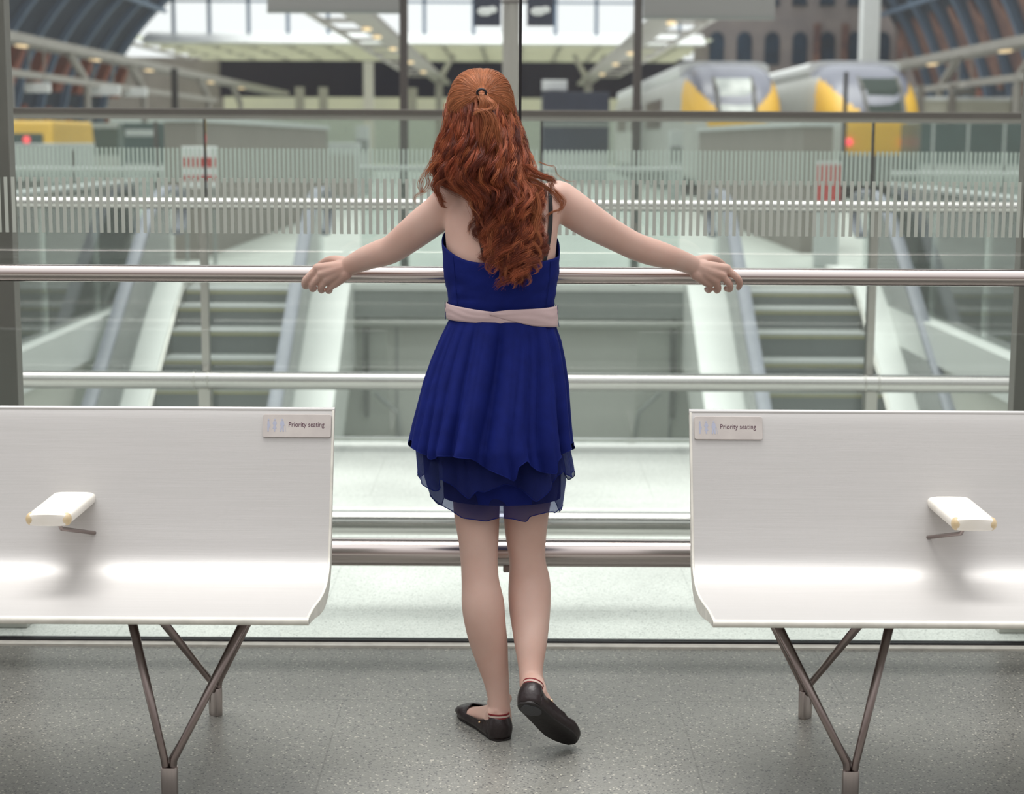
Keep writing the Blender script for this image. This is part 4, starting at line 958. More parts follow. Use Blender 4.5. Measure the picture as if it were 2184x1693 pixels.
# side seam and back seams
for ang in (-.62, -2.45):
    MB().path([shell_pt(ang, top_edge(ang) + (zw - top_edge(ang)) * t, .0112) for t in np.linspace(.02, .96, 30)], .0007, 5).build('seam', M['blue'], bod)
def zrow(y): return ZY(y, 4.25)
def sash(name, ztop, zbot, a0, a1, off, n=90):
    m = MB(); rs = []
    for j in range(9):
        t = j / 8; ring = []
        for i in range(n + 1):
            u = i / n; a = a0 + (a1 - a0) * u; z = ztop(a) + (zbot(a) - ztop(a)) * t
            cr_ = .0011 * math.sin(5 * t * math.pi + 6 * u + 3 * math.sin(4 * a)) * math.sin(math.pi * t)
            ring.append(shell_pt(a, z, off + .003 * math.sin(math.pi * t) + cr_))
        rs.append(ring)
    m.rings(rs, closed=False, cap=False); o = m.build(name, M['sash'], person, smooth=True)
    s2 = o.modifiers.new('thick', 'SOLIDIFY'); s2.thickness = .0018; s2.offset = 1; return o
def xi(a): return (math.cos(a) + 1) / 2              # 0 left .. 1 right across the back
def st_(a): u = xi(a); return zrow(np.interp(u, [0, .45, .75, 1], [652, 665, 668, 667]) if math.sin(a) < 0 else np.interp(u, [0, 1], [652, 662]))
def sb_(a): u = xi(a); return zrow(np.interp(u, [0, .45, .62, 1], [686, 689, 690, 700]) if math.sin(a) < 0 else np.interp(u, [0, 1], [686, 698]))
sash('sash', st_, sb_, -math.pi * 1.0 + .0001, math.pi - .0001 + .0, .0115)
def st2(a): u = xi(a); return zrow(np.interp(u, [.42, .55, 1], [667, 660, 657]))
def sb2(a): u = xi(a); return zrow(np.interp(u, [.42, .55, .75, 1], [670, 682, 694, 702]))
sash('sash_end', st2, sb2, -1.72, .15, .0145, 50)
MB().path([shell_pt(3.2, zrow(y), .016) for y in np.linspace(650, 688, 8)], .0007, 6).build('belt_loop', M['blue'], person)
MB().path([shell_pt(-.05, zrow(y), .019) for y in np.linspace(656, 703, 8)], .0007, 6).build('belt_loop', M['blue'], person)

# silhouettes of the skirt by picture row: (row, left, right)
SIL = np.array([(684, 957, 1182), (705, 948, 1188), (730, 937, 1196), (770, 921, 1204), (820, 904, 1211), (870, 892, 1214), (910, 882, 1217), (950, 874, 1221), (990, 878, 1229), (1020, 880, 1233), (1060, 895, 1226), (1100, 920, 1218)], float)
def sil(z, D=4.30):
    y = 846.5; lo, hi = 600., 1200.
    for _ in range(24):
        mid = (lo + hi) / 2
        if ZY(mid, D) > z: lo = mid
        else: hi = mid
    return (lo + hi) / 2
def skirt(name, m_, hem, shrink, foldn, amp, seed, dep, rows=44, n=360, edge=True, z0row=682, sheet=None):
    rg = random.Random(seed); ph = [rg.uniform(0, 6.28) for _ in range(8)]
    ks = [foldn, foldn + 5, foldn * 2 + 3, 3, 2, foldn - 4]
    mm = MB(); rs = []; zt_ = ZY(z0row, 4.30)
    hems = np.array([ZY(hem(2 * math.pi * i / n), 4.27) for i in range(n)])
    for _ in range(2): hems = (np.roll(hems, 1) + hems * 2 + np.roll(hems, -1)) / 4
    for j in range(rows + 1):
        t = j / rows; ring = []
        for i in range(n):
            a = 2 * math.pi * i / n; z = zt_ + (hems[i] - zt_) * t
            yrow = sil(z) if i == 0 or True and i % 1 == 0 else 0
            yl = np.interp(yrow, SIL[:, 0], SIL[:, 1]); yr = np.interp(yrow, SIL[:, 0], SIL[:, 2])
            A_, B_ = XP(yl, 4.30, yrow), XP(yr, 4.30, yrow); cx, hx = (A_ + B_) / 2, (B_ - A_) / 2
            tot = (zt_ - z) / .43
            hy = .093 + dep * min(1, tot * 1.4); cy = 4.328 - .02 * min(1, tot * 2)
            warp = a + .10 * math.sin(3 * a + ph[3] + 2.5 * t) * tot
            g_ = lambda q: 2 * abs(math.sin(q / 2)) ** .75 - 1.2
            f = .52 * g_(ks[0] * warp + ph[0]) + .34 * g_(ks[1] * warp + ph[1] + 1.2 * t) + .16 * g_(ks[2] * a + ph[2]) * (1 - .55 * t) + .30 * math.sin(ks[5] * warp + ph[5]) - .15
            am = amp * (.04 + .26 * min(1, tot * 9) + .70 * min(1, tot * 1.25))
            c, s_ = math.cos(a), math.sin(a)
            k_side = .45 + .55 * abs(s_)                     # keep the outline where the photo has it
            ring.append(Vector((cx + math.copysign(abs(c) ** .93, c) * (hx * shrink + f * am * k_side * .8), cy + math.copysign(abs(s_) ** .93, s_) * (hy * shrink + f * am), z + .004 * f * t)))
        rs.append(ring)
    mm.rings(rs, cap=False); o = mm.build(name, m_, person, smooth=True)
    if edge:
        MB().path(rs[-1] + [rs[-1][0]], .0012, 5).build('rolled_hem', M['blue'], o, smooth=True)
    return o
def hemf(pts, front):
    """hem row as a function of angle; pts given as (u across the back, row)"""
    U = [p[0] for p in pts]; R_ = [p[1] for p in pts]
    def f(a):
        u = xi(a); r = np.interp(u, U, R_)
        return r if math.sin(a) < 0 else r + (front - r) * min(1, math.sin(a) * 2) + 14 * math.sin(7 * a)
    return f
hem1 = hemf([(0, 944), (.03, 950), (.10, 958), (.14, 968), (.20, 957), (.28, 955), (.40, 958), (.46, 976), (.55, 992), (.615, 1006), (.63, 975), (.70, 962), (.76, 985), (.86, 997), (.875, 968), (.94, 958), (1, 948)], 965)
hem2 = hemf([(0, 1012), (.05, 1028), (.12, 1040), (.16, 1010), (.24, 1020), (.34, 1050), (.40, 1030), (.44, 1034), (.56, 1016), (.66, 1026), (.74, 1056), (.80, 1040), (.88, 1010), (.94, 1000), (.985, 1018), (1, 1010)], 1020)
hem3 = hemf([(0, 1060), (.06, 1072), (.14, 1082), (.22, 1097), (.40, 1098), (.50, 1092), (.58, 1094), (.70, 1101), (.73, 1090), (.85, 1086), (.95, 1088), (1, 1082)], 1090)
skirt('outer_skirt_layer', M['blue'], hem1, 1.0, 13, .0300, 3, .084)
skirt('middle_skirt_layer', M['sheer'], hem2, .945, 11, .0230, 8, .058, z0row=800)
skirt('under_skirt_layer', M['sheer2'], hem3, .86, 9, .0110, 5, .034, z0row=860)
# close lining beneath the chiffon
m = MB(); rs = []
for j in range(24):
    t = j / 23; yr = 690 + (1062 - 690) * t; ring = []
    for i in range(96):
        a = 2 * math.pi * i / 96; z = ZY(yr, 4.3)
        yl_, yr_ = np.interp(yr, [690, 850, 1062], [966, 936, 946]), np.interp(yr, [690, 850, 1062], [1172, 1200, 1196]); A_, B_ = XP(yl_, 4.30, yr), XP(yr_, 4.30, yr)
        c, s_ = math.cos(a), math.sin(a)
        ring.append(Vector(((A_ + B_) / 2 + c * (B_ - A_) / 2, 4.318 + s_ * (.076 + .038 * min(1, t * 2)) , z)))
    rs.append(ring)
m.rings(rs, cap=False); m.build('lining', M['blue'], person, smooth=True)

# ---- black shoulder straps lying on her back
for pts in ([(1008, 428), (1013, 450), (1019, 480), (1025, 510), (1030, 535), (1034, 558)], [(1172, 402), (1173, 425), (1174, 450), (1173, 480), (1170, 510), (1165, 535), (1160, 560)]):
    C_ = cr(pts, 5); L_ = []; R_ = []; tops = []
    for x, y in C_:
        l, r = on_body(x - 4.2, y, .0016), on_body(x + 4.2, y, .0016)
        if l and r: tops.append((l, r))
    m = MB(); rs = []
    for l, r in tops:
        rs.append([l, r, r + Vector((0, -.0016, .0)), l + Vector((0, -.0016, 0))])
    m.rings(rs); s_ = m.build('shoulder_strap', M['strap'], person)
    l, r = tops[int(len(tops) * .78)]; MB().box((l.x - .001, l.y - .0035, l.z - .004), (r.x + .001, l.y - .0012, l.z + .004)).build('strap_slider', M['strap'], s_, bevel=.0006)

# ---- ballet flats
def shoe(F, side, label_pad=False):
    t = None; up = MB(); rs = []; S = [.10, .16, .24, .34, .44, .54, .62, .68, .72, .76, .82, .88, .93, .97, 1.0]
    for s in S:
        wi, wo = fw(s); wi += .0035; wo += .0035
        rim = np.interp(s, [0, .06, .12, .3, .5, .62, .70, .74, .80, .90, 1], [.060, .060, .054, .036, .031, .033, .037, .040, .037, .030, .018])
        close = np.interp(s, [0, .60, .66, .72, .76, 1], [0, 0, .25, .65, 1, 1]); ring = []
        lift = .0
        for k in range(33):
            u = k / 32 * 2 - 1                           # -1 .. 1 around from one rim under the foot to the other
            sg = -1 if u < 0 else 1; wv = (wo if sg * side > 0 else wi); au = abs(u)
            if au < .45: v, h = wv * .86 * au / .45, .0045
            else:
                q = (au - .45) / .55
                v = wv * (.86 + .14 * math.sin(min(1, q * 2.2) * math.pi / 2)); h = .0045 + (rim - .0045) * q ** .8
                v *= 1 - close * max(0, q - .45) / .55 * (1.0)
                if close > 0 and q > .45: h = .0045 + (rim - .0045) * (1 - (1 - min(1, .75 + close * (q - .45) * .6)) ** 1.0)
                v -= (.011 * q * q if s < .3 else .0)
            if close >= 1 and au > .985: v = 0
            wob = .0007 * math.sin(s * 70 + u * 5) * (au > .5) * (s < .8)
            ring.append(fp(F, s, sg * v + wob, h + lift))
        rs.append(ring)
    up.rings(rs, closed=False, cap=False)
    # heel counter: close the back
    o = up.build('ballet_flat', M['leather'], person, smooth=True)
    so = o.modifiers.new('thick', 'SOLIDIFY'); so.thickness = .0022; so.offset = 0
    bc = MB(); rs = []
    for q in np.linspace(0, 1, 9):
        h = .0045 + (.060 - .0045) * q ** .8; ring = []; wi, wo = fw(.115)
        for k in range(17):
            a = math.pi * (k / 16 - .5); wv = (wo + wi) / 2 + .0035; v = wv * (.86 + .14 * math.sin(min(1, q * 2.2) * math.pi / 2)) - .011 * q * q
            back = .112 + .020 * math.sin(math.pi * min(1, q * .95 + .05)) - .012 * q * q - .010 * (1 - q) ** 3
            ring.append(fp(F, .112 - math.copysign(abs(math.cos(a)) ** .9, 1) * back, math.sin(a) * v * side, h))
        rs.append(ring)
    bc.rings(rs, closed=False, cap=False); b2 = bc.build('heel_counter', M['leather'], o, smooth=True)
    s3 = b2.modifiers.new('thick', 'SOLIDIFY'); s3.thickness = .0022; s3.offset = 0
    # sole
    sm_ = MB(); poly = []; N_ = 26
    for k in range(N_ + 1):
        s = 1 - math.cos(math.pi * k / N_); s /= 2; poly.append((s, fw(s)[1] * side * .97))
    for k in range(N_ - 1, 0, -1):
        s = 1 - math.cos(math.pi * k / N_); s /= 2; poly.append((s, -fw(s)[0] * side * .97))
    rs = []
    for k_, h in ((.90, -.001), (.985, .0005), (1.0, .003), (.98, .0055)):
        rs.append([fp(F, .5 + (s - .5) * (1 - (1 - k_) * .3), v * k_, h) for s, v in poly])
    sm_.rings(rs); sole = sm_.build('sole', M['sole'], o, auto=40)
    hpq = MB(); pp = []
    for k in range(24):
        a = 2 * math.pi * k / 24; s = .145 + .125 * math.cos(a); wv = (fw(max(.02, s))[1] - .006)
        pp.append((s, math.sin(a) * min(wv, .026) * side))
    hpq.rings([[fp(F, s, v, -.0005) for s, v in pp], [fp(F, s, v, -.0026) for s, v in pp]]); hpq.build('heel_patch', M['heelpad'], sole, auto=40)
    # striped elastic round the back of the heel, with studs where it ends
    for (h0, h1, mt, nm) in ((.0565, .0608, M['red_el'], 'red_stripe'), (.0608, .0655, M['cream_el'], 'cream_stripe'), (.0655, .0695, M['red_el'], 'red_stripe')):
        eb = MB(); rs = []
        for k in range(21):
            a = math.pi * 1.25 * (k / 20 - .5); wi, wo = fw(.10); wv = (wo + wi) / 2 - .0045
            s = .12 - math.cos(a) * .118; v = math.sin(a) * wv * side; dz = -.006 * (abs(k - 10) / 10) ** 2
            rs.append([fp(F, s, v, h0 + dz), fp(F, s, v, h1 + dz), fp(F, s + .01, v * .95, h1 + dz), fp(F, s + .01, v * .95, h0 + dz)])
        eb.rings(rs); eb.build(nm, mt, o)
    for sg in (-1, 1):
        MB().ball(fp(F, .27, sg * (fw(.27)[1] + .0035), .034), .0032, 10, 7).build('stud', M['stud'], o, smooth=True)
    return o
shoe(FL_, -1); shoe(FR_, 1)
# ================================================ her hair
def Pn(px, py, D):
    a = (px - 1092) / FPX; b = -(py - 846.5) / FPX
    x = a * _cr - b * _sr; y = a * _sr + b * _cr
    r = np.stack([x, _ct + y * _st, -_st + y * _ct], -1); r = r * (D / r[..., 1])[..., None]; r[..., 2] += CAM_H; return r
H_V, H_F, H_C, H_N = [], [], [], [0]
def strands(pts, rad, colr):
    """pts (N,S,3), rad (N,S), colr (N,3): thin three-sided tubes, vectorised"""
    N, S, _ = pts.shape; t = np.gradient(pts, axis=1); t /= np.linalg.norm(t, axis=2, keepdims=True) + 1e-9
    u = np.cross(t, np.array([0, 1., 0])); u /= np.linalg.norm(u, axis=2, keepdims=True) + 1e-9; v = np.cross(t, u)
    ph = RNG.random((N, 1, 1)) * 6.28; V = []
    for k in range(3):
        a = ph + 2 * math.pi * k / 3; V.append(pts + (u * np.cos(a) + v * np.sin(a)) * rad[..., None])
    V = np.stack(V, 2).reshape(-1, 3)
    base = (np.arange(N)[:, None, None] * S + np.arange(S - 1)[None, :, None]) * 3; k = np.arange(3)[None, None, :]; k2 = (k + 1) % 3
    F_ = np.stack([base + k, base + k2, base + 3 + k2, base + 3 + k], -1).reshape(-1, 4)
    H_V.append(V); H_F.append(F_ + H_N[0]); H_C.append(np.repeat(colr, S * 3, axis=0)); H_N[0] += len(V)
def ip(y, tab, k): return np.interp(y, [r[0] for r in tab], [r[k] for r in tab])
#        row  centre half-width  surface D  thickness  side curl-back
MASS = [(175, 1024, 50, 4.345, .03, .05), (200, 1024, 66, 4.300, .05, .09), (240, 1025, 71, 4.280, .05, .10), (280, 1030, 79, 4.262, .06, .11), (320, 1031, 88, 4.252, .08, .11),
        (360, 1033, 96, 4.244, .09, .10), (385, 1041, 94, 4.240, .08, .09), (405, 1069, 81, 4.240, .07, .07), (425, 1081, 67, 4.238, .06, .05), (450, 1087, 59, 4.236, .05, .035), (480, 1092, 54, 4.234, .045, .03), (520, 1095, 48, 4.226, .035, .025),
        (560, 1094, 44, 4.217, .028, .02), (610, 1095, 40, 4.212, .022, .02)]
# limit so that nothing sinks into her back: table of the back's depth
gx = np.linspace(-.26, .24, 64); gz = np.linspace(1.02, 1.46, 64)
GB = np.array([[back_y(x, z, 4.6) for x in gx] for z in gz])
def clampback(p):
    i = np.clip((p[..., 0] - gx[0]) / (gx[1] - gx[0]), 0, 62.99); j = np.clip((p[..., 2] - gz[0]) / (gz[1] - gz[0]), 0, 62.99)
    i0 = i.astype(int); j0 = j.astype(int); lim = np.minimum(np.minimum(GB[j0, i0], GB[j0 + 1, i0]), np.minimum(GB[j0, i0 + 1], GB[j0 + 1, i0 + 1])) - .010
    inside = (p[..., 2] > gz[0]) & (p[..., 2] < gz[-1]) & (p[..., 0] > gx[0]) & (p[..., 0] < gx[-1])
    p[..., 1] = np.where(inside & (p[..., 1] > lim) & (lim < 4.5), lim, p[..., 1]); return p
SHADES = 1.16 * np.array([(.34, .092, .040), (.26, .062, .028), (.44, .135, .056), (.17, .038, .018), (.31, .078, .036), (.105, .022, .012)])
def clump_mass(NC, per, S, spread, wsel, fr=0.0, side=False):
    for c in range(NC):
        u0 = RNG.uniform(-1, 1); u0 = math.copysign(RNG.uniform(.82, 1.0) if side else abs(u0) ** .8, u0); w = RNG.uniform(*wsel)
        if side: ys0 = RNG.uniform(204, 226)
        ys = ys0 if side else (RNG.uniform(202, 216) if RNG.random() < .72 else RNG.uniform(235, 330)) + 14 * abs(u0)
        ye = 602 - 75 * abs(u0) ** 1.6 + RNG.normal(0, 24)
        if u0 < -.35 and RNG.random() < .55: ye = RNG.uniform(385, 430)
        if u0 > .6 and RNG.random() < .4: ye = RNG.uniform(390, 450)
        if RNG.random() < .25: ye -= RNG.uniform(40, 150)
        ye = min(max(ye, ys + 110), RNG.uniform(530, 612)); LB = side or wsel[1] < .5
        N = per; t = np.linspace(0, 1, S)[None, :]; y = ys + (ye - ys) * t + np.zeros((N, 1))
        lam = RNG.uniform(62, 120); ph = RNG.uniform(0, 6.28); A = RNG.uniform(5.0, 13.5); lam2 = lam * RNG.uniform(.42, .55); ph2 = RNG.uniform(0, 6.28)
        grow = np.clip((y - 215) / 130, 0, 1)
        u = u0 + .10 * np.sin(y / RNG.uniform(45, 90) + RNG.uniform(0, 6.28)) * grow
        x = ip(y, MASS, 1) + u * ip(y, MASS, 2)
        phs = ph + RNG.normal(0, .20, (N, 1)) + .9 * np.sin(y / 70 + ph2); lowr = np.clip((y - 360) / 120, 0, 1); tip = 1 + 1.1 * np.clip((t - .82) / .18, 0, 1)
        x = x + grow * tip * (A * np.sin(2 * math.pi * y / lam + phs) + (.12 + .38 * lowr) * A * np.sin(2 * math.pi * y / lam2 + ph2 + RNG.normal(0, .2, (N, 1))))
        D = ip(y, MASS, 3) + ip(y, MASS, 4) * w + ip(y, MASS, 5) * np.abs(u) ** 2.2 + grow * (A * (.0020 if LB else .0011)) * np.cos(2 * math.pi * y / lam + phs)
        sp_ = spread * (1 - .30 * t - .45 * t ** 4) * (.6 + .5 * grow)
        x = x + RNG.normal(0, 1, (N, 1)) * sp_ + fr * grow * np.sin(y / RNG.uniform(5, 9, (N, 1)) + RNG.uniform(0, 6, (N, 1))) * RNG.uniform(.4, 1.6, (N, 1))
        D = D + RNG.normal(0, 1, (N, 1)) * sp_ * .0010
        y = y + RNG.normal(0, 2.5, (N, 1)) * t * 2
        p = clampback(Pn(x, y, D))
        # roots sink into the scalp
        r0 = (np.clip(1 - t * 9, 0, 1) ** 1.2)[..., None]; p = p + r0 * np.array([0, .016, 0])
        rad = np.broadcast_to(.00034 * (1 - .5 * t ** 2), (N, S)) * RNG.uniform(.8, 1.25, (N, 1))
        b = SHADES[RNG.integers(0, 6)] * RNG.uniform(.85, 1.25)
        cl = b[None] * RNG.uniform(.66, 1.40, (N, 1)); strands(p, rad, cl)
clump_mass(90, 60, 44, 6.0, (.25, 1.0), .25)
clump_mass(105, 72, 48, 4.6, (-.25, .35), .25)
clump_mass(24, 60, 44, 4.4, (-.1, .5), .3, True)
clump_mass(90, 16, 50, 2.4, (-.50, -.05), .7)

# swept-back top, gathered into the tie
RX, RYY, RZ_ = .0800, .103, .1075
def scalp(d, k=1.0): return np.array(HC) + d * np.array([RX, RYY, RZ_]) * k
tied = np.array(P(1028, 200, 4.287) - HC) / np.array([RX, RYY, RZ_]); tl = np.linalg.norm(tied); td = tied / tl
N = 5200; az = RNG.uniform(-.30 * math.pi, 1.30 * math.pi, N)       # 0 = picture right, pi/2 = forehead, pi = picture left
el = np.where(np.abs(np.sin(az)) > .6, RNG.uniform(.15, .6, N), RNG.uniform(-.05, .30, N)); el = np.where(np.sin(az) < 0, RNG.uniform(.0, .15, N), el)
rd = np.stack([np.cos(az) * np.cos(el), np.sin(az) * np.cos(el), np.sin(el)], -1)
S = 26; t = np.linspace(0, 1, S)[None, :, None]; om = np.arccos(np.clip((rd * td).sum(1), -1, 1))[:, None, None]
tgt = td + RNG.normal(0, .035, (N, 3))
d = (np.sin((1 - t) * om) * rd[:, None] + np.sin(t * om) * tgt[:, None]) / np.sin(om); d = d / np.linalg.norm(d, axis=2, keepdims=True)
wv_ = .012 * np.sin(az[:, None, None] * 26 + t * 3) * np.sin(math.pi * t)
lift_ = 1.0 + .035 * np.sin(math.pi * t) ** .7 + wv_ + (RNG.random((N, 1, 1)) * .04 - .01) + .0 * t
dn = (np.abs(d) ** 2.5).sum(2, keepdims=True) ** (1 / 2.5); d = d / dn; pt = np.array(HC) + d * np.array([RX, RYY, RZ_]) * lift_
kk = np.clip((t - .93) / .07, 0, 1); tp = np.array(P(1028, 199, 4.279)); pt = pt * (1 - kk * .6) + tp * kk * .6
band = (.5 + .5 * np.sin(az * 17)) * (.5 + .5 * np.sin(az * 41 + 1))
cl = (np.array([(.52, .19, .080)]) * (1 - band[:, None] * .45)) * RNG.uniform(.75, 1.3, (N, 1))
strands(pt, np.full((N, S), .00036), cl)

# bundles that follow hand-laid guides: the tail under the tie, loops and wisps
def bundle(guide, n, spread, r, colr, tipn=.25, wob=1.5, S=34, var=.25):
    G_ = cr(guide, 12); s = np.linspace(0, len(G_) - 1, S); q = np.stack([np.interp(s, np.arange(len(G_)), G_[:, k]) for k in range(3)], -1)
    t = np.linspace(0, 1, S)[None]; off = RNG.normal(0, 1, (n, 2, 1)); sp_ = spread * (np.sin(np.clip(t * 1.1 + .12, 0, 1) * math.pi) ** .6 * (1 - tipn) + tipn)
    x = q[None, :, 0] + off[:, 0] * sp_ + wob * np.sin(t * RNG.uniform(8, 16, (n, 1)) + RNG.uniform(0, 6, (n, 1))) * t
    y = q[None, :, 1] + RNG.normal(0, 1, (n, 1)) * spread * .4 * np.sin(math.pi * t)
    D = q[None, :, 2] + off[:, 1] * sp_ * .0009
    lim = RNG.uniform(.8, 1.0, (n, 1)); s2 = (t * lim)                    # uneven tips
    idx = s2 * (S - 1); i0 = np.clip(idx.astype(int), 0, S - 2); f = idx - i0; rr = np.arange(n)[:, None]
    def g(a): return a[rr, i0] * (1 - f) + a[rr, i0 + 1] * f
    p = clampback(Pn(g(x), g(y), g(D + 0 * x)))
    rad = np.broadcast_to(r * (1 - .6 * t ** 2), (n, S)); strands(p, rad, np.array([colr]) * RNG.uniform(1 - var, 1 + var, (n, 1)))
C1, C2, C3 = (.43, .145, .060), (.34, .094, .042), (.54, .21, .095)
bundle([(1028, 199, 4.278), (1031, 208, 4.262), (1034, 218, 4.254), (1031, 230, 4.252), (1020, 240, 4.252), (1016, 245, 4.252)], 240, 4.5, .00034, C3, .6)
bundle([(1032, 205, 4.268), (1045, 216, 4.250), (1052, 226, 4.246), (1044, 233, 4.244), (1026, 236, 4.242), (1014, 243, 4.244), (1030, 248, 4.246)], 220, 3.6, .00034, C3, .5)
bundle([(1020, 232, 4.250), (1036, 240, 4.244), (1044, 262, 4.240), (1036, 290, 4.236), (1034, 320, 4.232), (1044, 352, 4.230), (1049, 376, 4.230), (1041, 384, 4.230)], 340, 7.0, .00034, C1, .25)
bundle([(1034, 238, 4.246), (1054, 262, 4.240), (1060, 296, 4.236), (1066, 330, 4.232), (1062, 362, 4.228), (1048, 388, 4.230)], 240, 4.0, .00034, C1, .25)
bundle([(1024, 240, 4.250), (1022, 266, 4.242), (1024, 300, 4.236), (1030, 335, 4.230), (1040, 366, 4.228), (1046, 374, 4.232)], 240, 5.0, .00034, C2, .25)
WISPS = [([(938, 330, 4.31), (922, 352, 4.31), (912, 372, 4.315), (914, 392, 4.32), (904, 408, 4.33), (888, 420, 4.335), (886, 438, 4.34)], 16, 5),
         ([(930, 345, 4.30), (912, 366, 4.31), (900, 382, 4.32), (896, 400, 4.33), (903, 410, 4.33), (914, 405, 4.33)], 14, 4),
         ([(945, 360, 4.29), (930, 384, 4.30), (926, 400, 4.31), (938, 418, 4.32), (944, 438, 4.325), (952, 444, 4.325)], 60, 5),
         ([(958, 378, 4.28), (938, 390, 4.29), (932, 404, 4.30), (940, 425, 4.31), (950, 432, 4.31)], 40, 4),
         ([(990, 392, 4.26), (1003, 410, 4.27), (1009, 436, 4.275), (1010, 462, 4.275), (1002, 484, 4.275), (999, 502, 4.275)], 14, 3),
         ([(1003, 400, 4.26), (1010, 430, 4.27), (1016, 450, 4.27), (1024, 470, 4.268), (1022, 500, 4.265), (1032, 530, 4.26)], 34, 5),
         ([(1130, 372, 4.27), (1152, 380, 4.28), (1172, 386, 4.30), (1178, 402, 4.31), (1192, 416, 4.315), (1202, 430, 4.32), (1196, 446, 4.32), (1178, 452, 4.31), (1166, 462, 4.30), (1165, 478, 4.30)], 26, 3.5),
         ([(1125, 378, 4.27), (1148, 388, 4.28), (1164, 398, 4.29), (1180, 412, 4.30), (1192, 428, 4.31), (1198, 440, 4.31), (1190, 458, 4.31)], 26, 4),
         ([(1132, 392, 4.26), (1148, 398, 4.27), (1156, 412, 4.28), (1152, 430, 4.28), (1142, 437, 4.275)], 16, 3),
         ([(1150, 345, 4.28), (1166, 352, 4.29), (1182, 356, 4.31), (1188, 372, 4.32), (1208, 386, 4.33), (1226, 386, 4.33)], 5, 2),
         ([(1120, 350, 4.26), (1150, 372, 4.27), (1176, 380, 4.30), (1184, 394, 4.31)], 60, 6),
         ([(1150, 440, 4.25), (1152, 466, 4.25), (1138, 480, 4.25), (1124, 474, 4.25)], 20, 3),
         ([(1140, 500, 4.24), (1146, 530, 4.24), (1163, 535, 4.24), (1170, 530, 4.24)], 10, 2)]
for g_, n_, sp_ in WISPS: bundle(g_, int(n_ * 1.5), sp_, .00032, C2 if n_ > 30 else C1, .6)
# loose curled locks lying over the tangle
for k in range(46):
    y0 = RNG.uniform(270, 500); u = RNG.uniform(-.85, .85); x0 = ip(y0, MASS, 1) + u * ip(y0, MASS, 2) * .9; A = RNG.uniform(7, 15) * RNG.choice([-1, 1]); Lk = RNG.uniform(60, 125); g = []
    for q in np.linspace(0, 1, 9):
        yy = y0 + Lk * q; ph = q * RNG.uniform(5.6, 8.6)
        xx = x0 + (ip(yy, MASS, 1) - ip(y0, MASS, 1)) + A * math.sin(ph) * (.35 + q); g.append((xx, yy + abs(A) * .5 * math.cos(ph) * q, ip(yy, MASS, 3) + ip(yy, MASS, 5) * abs(u) ** 2.2 - .008 - .010 * math.sin(ph + 1)))
    bundle(g, int(RNG.uniform(24, 60)), RNG.uniform(1.6, 3.4), .00034, [C1, C2, C3, (.20, .048, .022)][k % 4], .35, 1.0, 44)
# curled ends along the bottom
for x0, y0, dx in ((1052, 520, -8), (1062, 530, -10), (1075, 540, -4), (1088, 545, 6), (1100, 548, 8), (1112, 540, 10), (1124, 530, 12), (1135, 520, 10), (1095, 520, -12), (1070, 500, 8), (1110, 505, -8), (1050, 500, 4), (1130, 490, 12), (1143, 470, 6)):
    h = RNG.uniform(50, 78)
    bundle([(x0, y0 - 60, 4.235), (x0 + dx, y0 - 25, 4.228), (x0 - dx * .6, y0 + h * .2, 4.222), (x0 + dx, y0 + h * .55, 4.217), (x0 + dx * 1.9, y0 + h * .85, 4.215), (x0 + dx * .9, y0 + h, 4.213)], 36, 4.2, .00032, C2 if dx < 0 else C1, .30, 1.0)
# fly-away single hairs round the outline
n = 900; S = 20; t = np.linspace(0, 1, S)[None]; sd = np.where(RNG.random(n) < .5, -1, 1)[:, None]; y0 = RNG.uniform(170, 470, (n, 1)); y0 = np.where(RNG.random((n, 1)) < .55, RNG.uniform(230, 400, (n, 1)), y0)
y = y0 + RNG.uniform(20, 75, (n, 1)) * t
x = ip(y, MASS, 1) + sd * ip(y, MASS, 2) * (RNG.uniform(.72, 1.0, (n, 1)) + RNG.uniform(-.02, .14, (n, 1)) * t) + RNG.uniform(1, 6, (n, 1)) * np.sin(t * RNG.uniform(4, 12, (n, 1)) + RNG.uniform(0, 6, (n, 1)))
D = ip(y, MASS, 3) + ip(y, MASS, 5) * .9 - .01 * RNG.random((n, 1)) + .01 * np.sin(t * 7 + y0)
strands(clampback(Pn(x, y, D)), np.full((n, S), .00022), np.array([(.58, .26, .12)]) * RNG.uniform(.7, 1.2, (n, 1)))
n = 1500; y0 = RNG.uniform(230, 540, (n, 1)); y = y0 + RNG.uniform(-10, 45, (n, 1)) * t; u = RNG.uniform(-.8, .8, (n, 1)) * np.clip(1.25 - (y0 - 200) / 420, .35, 1)
x = ip(y, MASS, 1) + u * ip(y, MASS, 2) + RNG.uniform(2, 9, (n, 1)) * np.sin(t * RNG.uniform(4, 11, (n, 1)) + RNG.uniform(0, 6, (n, 1)))
D = ip(y, MASS, 3) + ip(y, MASS, 5) * np.abs(u) ** 2.2 - .012 * RNG.random((n, 1)) - .004
strands(clampback(Pn(x, y, D)), np.full((n, S), .00026), np.array([(.40, .13, .055)]) * RNG.uniform(.6, 1.2, (n, 1)))

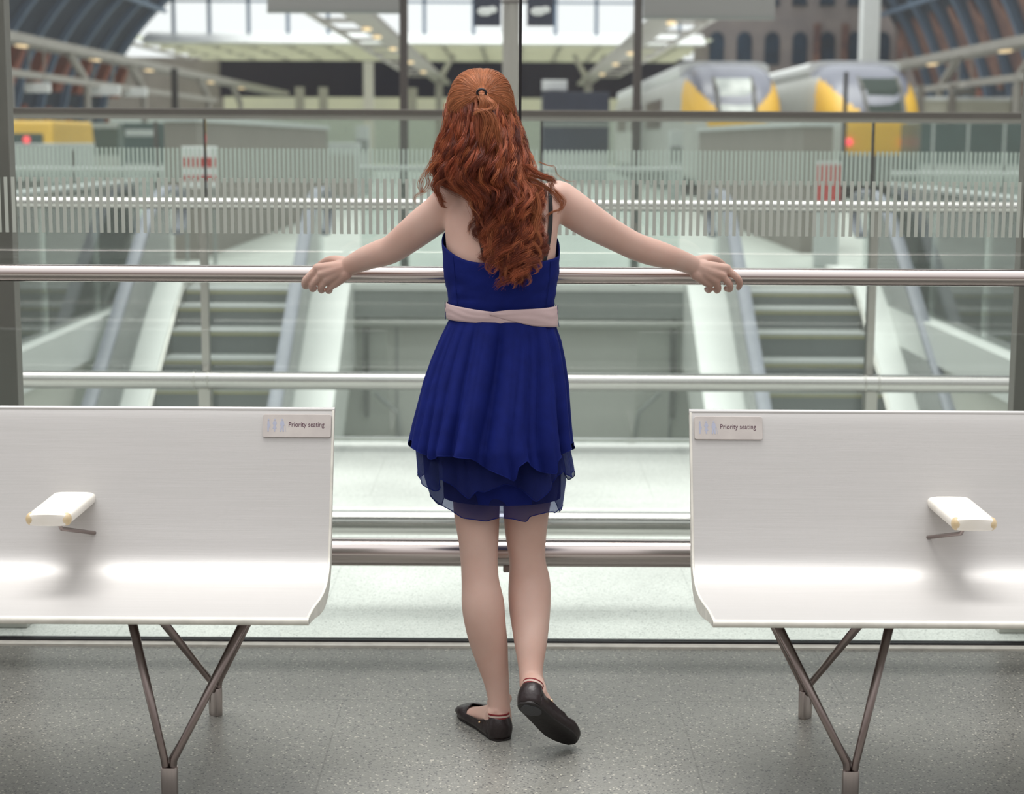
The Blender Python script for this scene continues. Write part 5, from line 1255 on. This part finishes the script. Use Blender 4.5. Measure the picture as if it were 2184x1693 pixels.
# solid core that the strands lie on, coloured dark as shade between locks
core = MB(); rs = []
for (yy, cx_, hw_, d0, d1) in cr([(170, 1025, 38, 4.34, 4.42), (190, 1025, 56, 4.312, 4.44), (230, 1025, 65, 4.302, 4.46), (280, 1029, 72, 4.294, 4.45), (330, 1031, 80, 4.286, 4.42), (370, 1036, 82, 4.280, 4.37), (400, 1062, 68, 4.276, 4.33), (440, 1084, 45, 4.270, 4.31), (480, 1090, 40, 4.262, 4.29), (520, 1090, 40, 4.250, 4.272), (550, 1094, 22, 4.238, 4.252), (568, 1095, 6, 4.230, 4.238)], 3):
    ring = []
    for k in range(40):
        a = 2 * math.pi * k / 40; c, s_ = math.cos(a), math.sin(a); dm = (d0 + d1) / 2
        ring.append(P(cx_ + hw_ * math.copysign(abs(c) ** .9, c) * (1 + .05 * math.sin(k * 2.3 + yy * .09)), yy, dm - s_ * (d1 - d0) / 2))
    rs.append(ring)
core.rings(rs); cv = np.array([tuple(v) for v in core.v])
cv = clampback(cv.copy())
HN = H_N[0]
V = np.concatenate(H_V + [cv]); F4 = np.concatenate(H_F)
me = bpy.data.meshes.new('hair'); cf = [f for f in core.f]
nl = F4.size + sum(len(f) for f in cf); me.vertices.add(len(V)); me.vertices.foreach_set('co', V.astype(np.float32).ravel())
loops = np.concatenate([F4.ravel(), np.array([i + HN for f in cf for i in f])]); me.loops.add(nl); me.loops.foreach_set('vertex_index', loops.astype(np.int32))
tot = np.concatenate([np.full(len(F4), 4), np.array([len(f) for f in cf])]); start = np.concatenate([[0], np.cumsum(tot)[:-1]])
me.polygons.add(len(tot)); me.polygons.foreach_set('loop_start', start.astype(np.int32)); me.polygons.foreach_set('use_smooth', np.ones(len(tot), bool))
me.update(calc_edges=True); me.validate()
at_ = me.color_attributes.new('strand_tone', 'FLOAT_COLOR', 'POINT')
CC = np.concatenate(H_C + [np.tile([[.10, .026, .011]], (len(cv), 1))]); CC = np.concatenate([CC, np.ones((len(CC), 1))], 1); at_.data.foreach_set('color', CC.astype(np.float32).ravel())
hm = bpy.data.materials.new('copper_red_hair'); hm.use_nodes = True; hb = hm.node_tree.nodes['Principled BSDF']
ha = hm.node_tree.nodes.new('ShaderNodeAttribute'); ha.attribute_name = 'strand_tone'; hm.node_tree.links.new(ha.outputs['Color'], hb.inputs['Base Color'])
hb.inputs['Roughness'].default_value = .42; hb.inputs['Specular IOR Level'].default_value = .35
me.materials.append(hm)
hair = bpy.data.objects.new('hair', me); col.objects.link(hair); hair.parent = person
tag(hair, 'long wavy copper red hair, half tied up')
# the hair tie
m = MB(); c = P(1027, 198, 4.268); rs = []
for i in range(28):
    a = 2 * math.pi * i / 28; ctr = c + Vector((math.cos(a) * .0105, -math.sin(a) * .004, math.sin(a) * .0085)); rs.append(ctr)
m.path(rs + [rs[0]], .0030, 8); m.build('hair_tie', M['tie'], person, smooth=True)
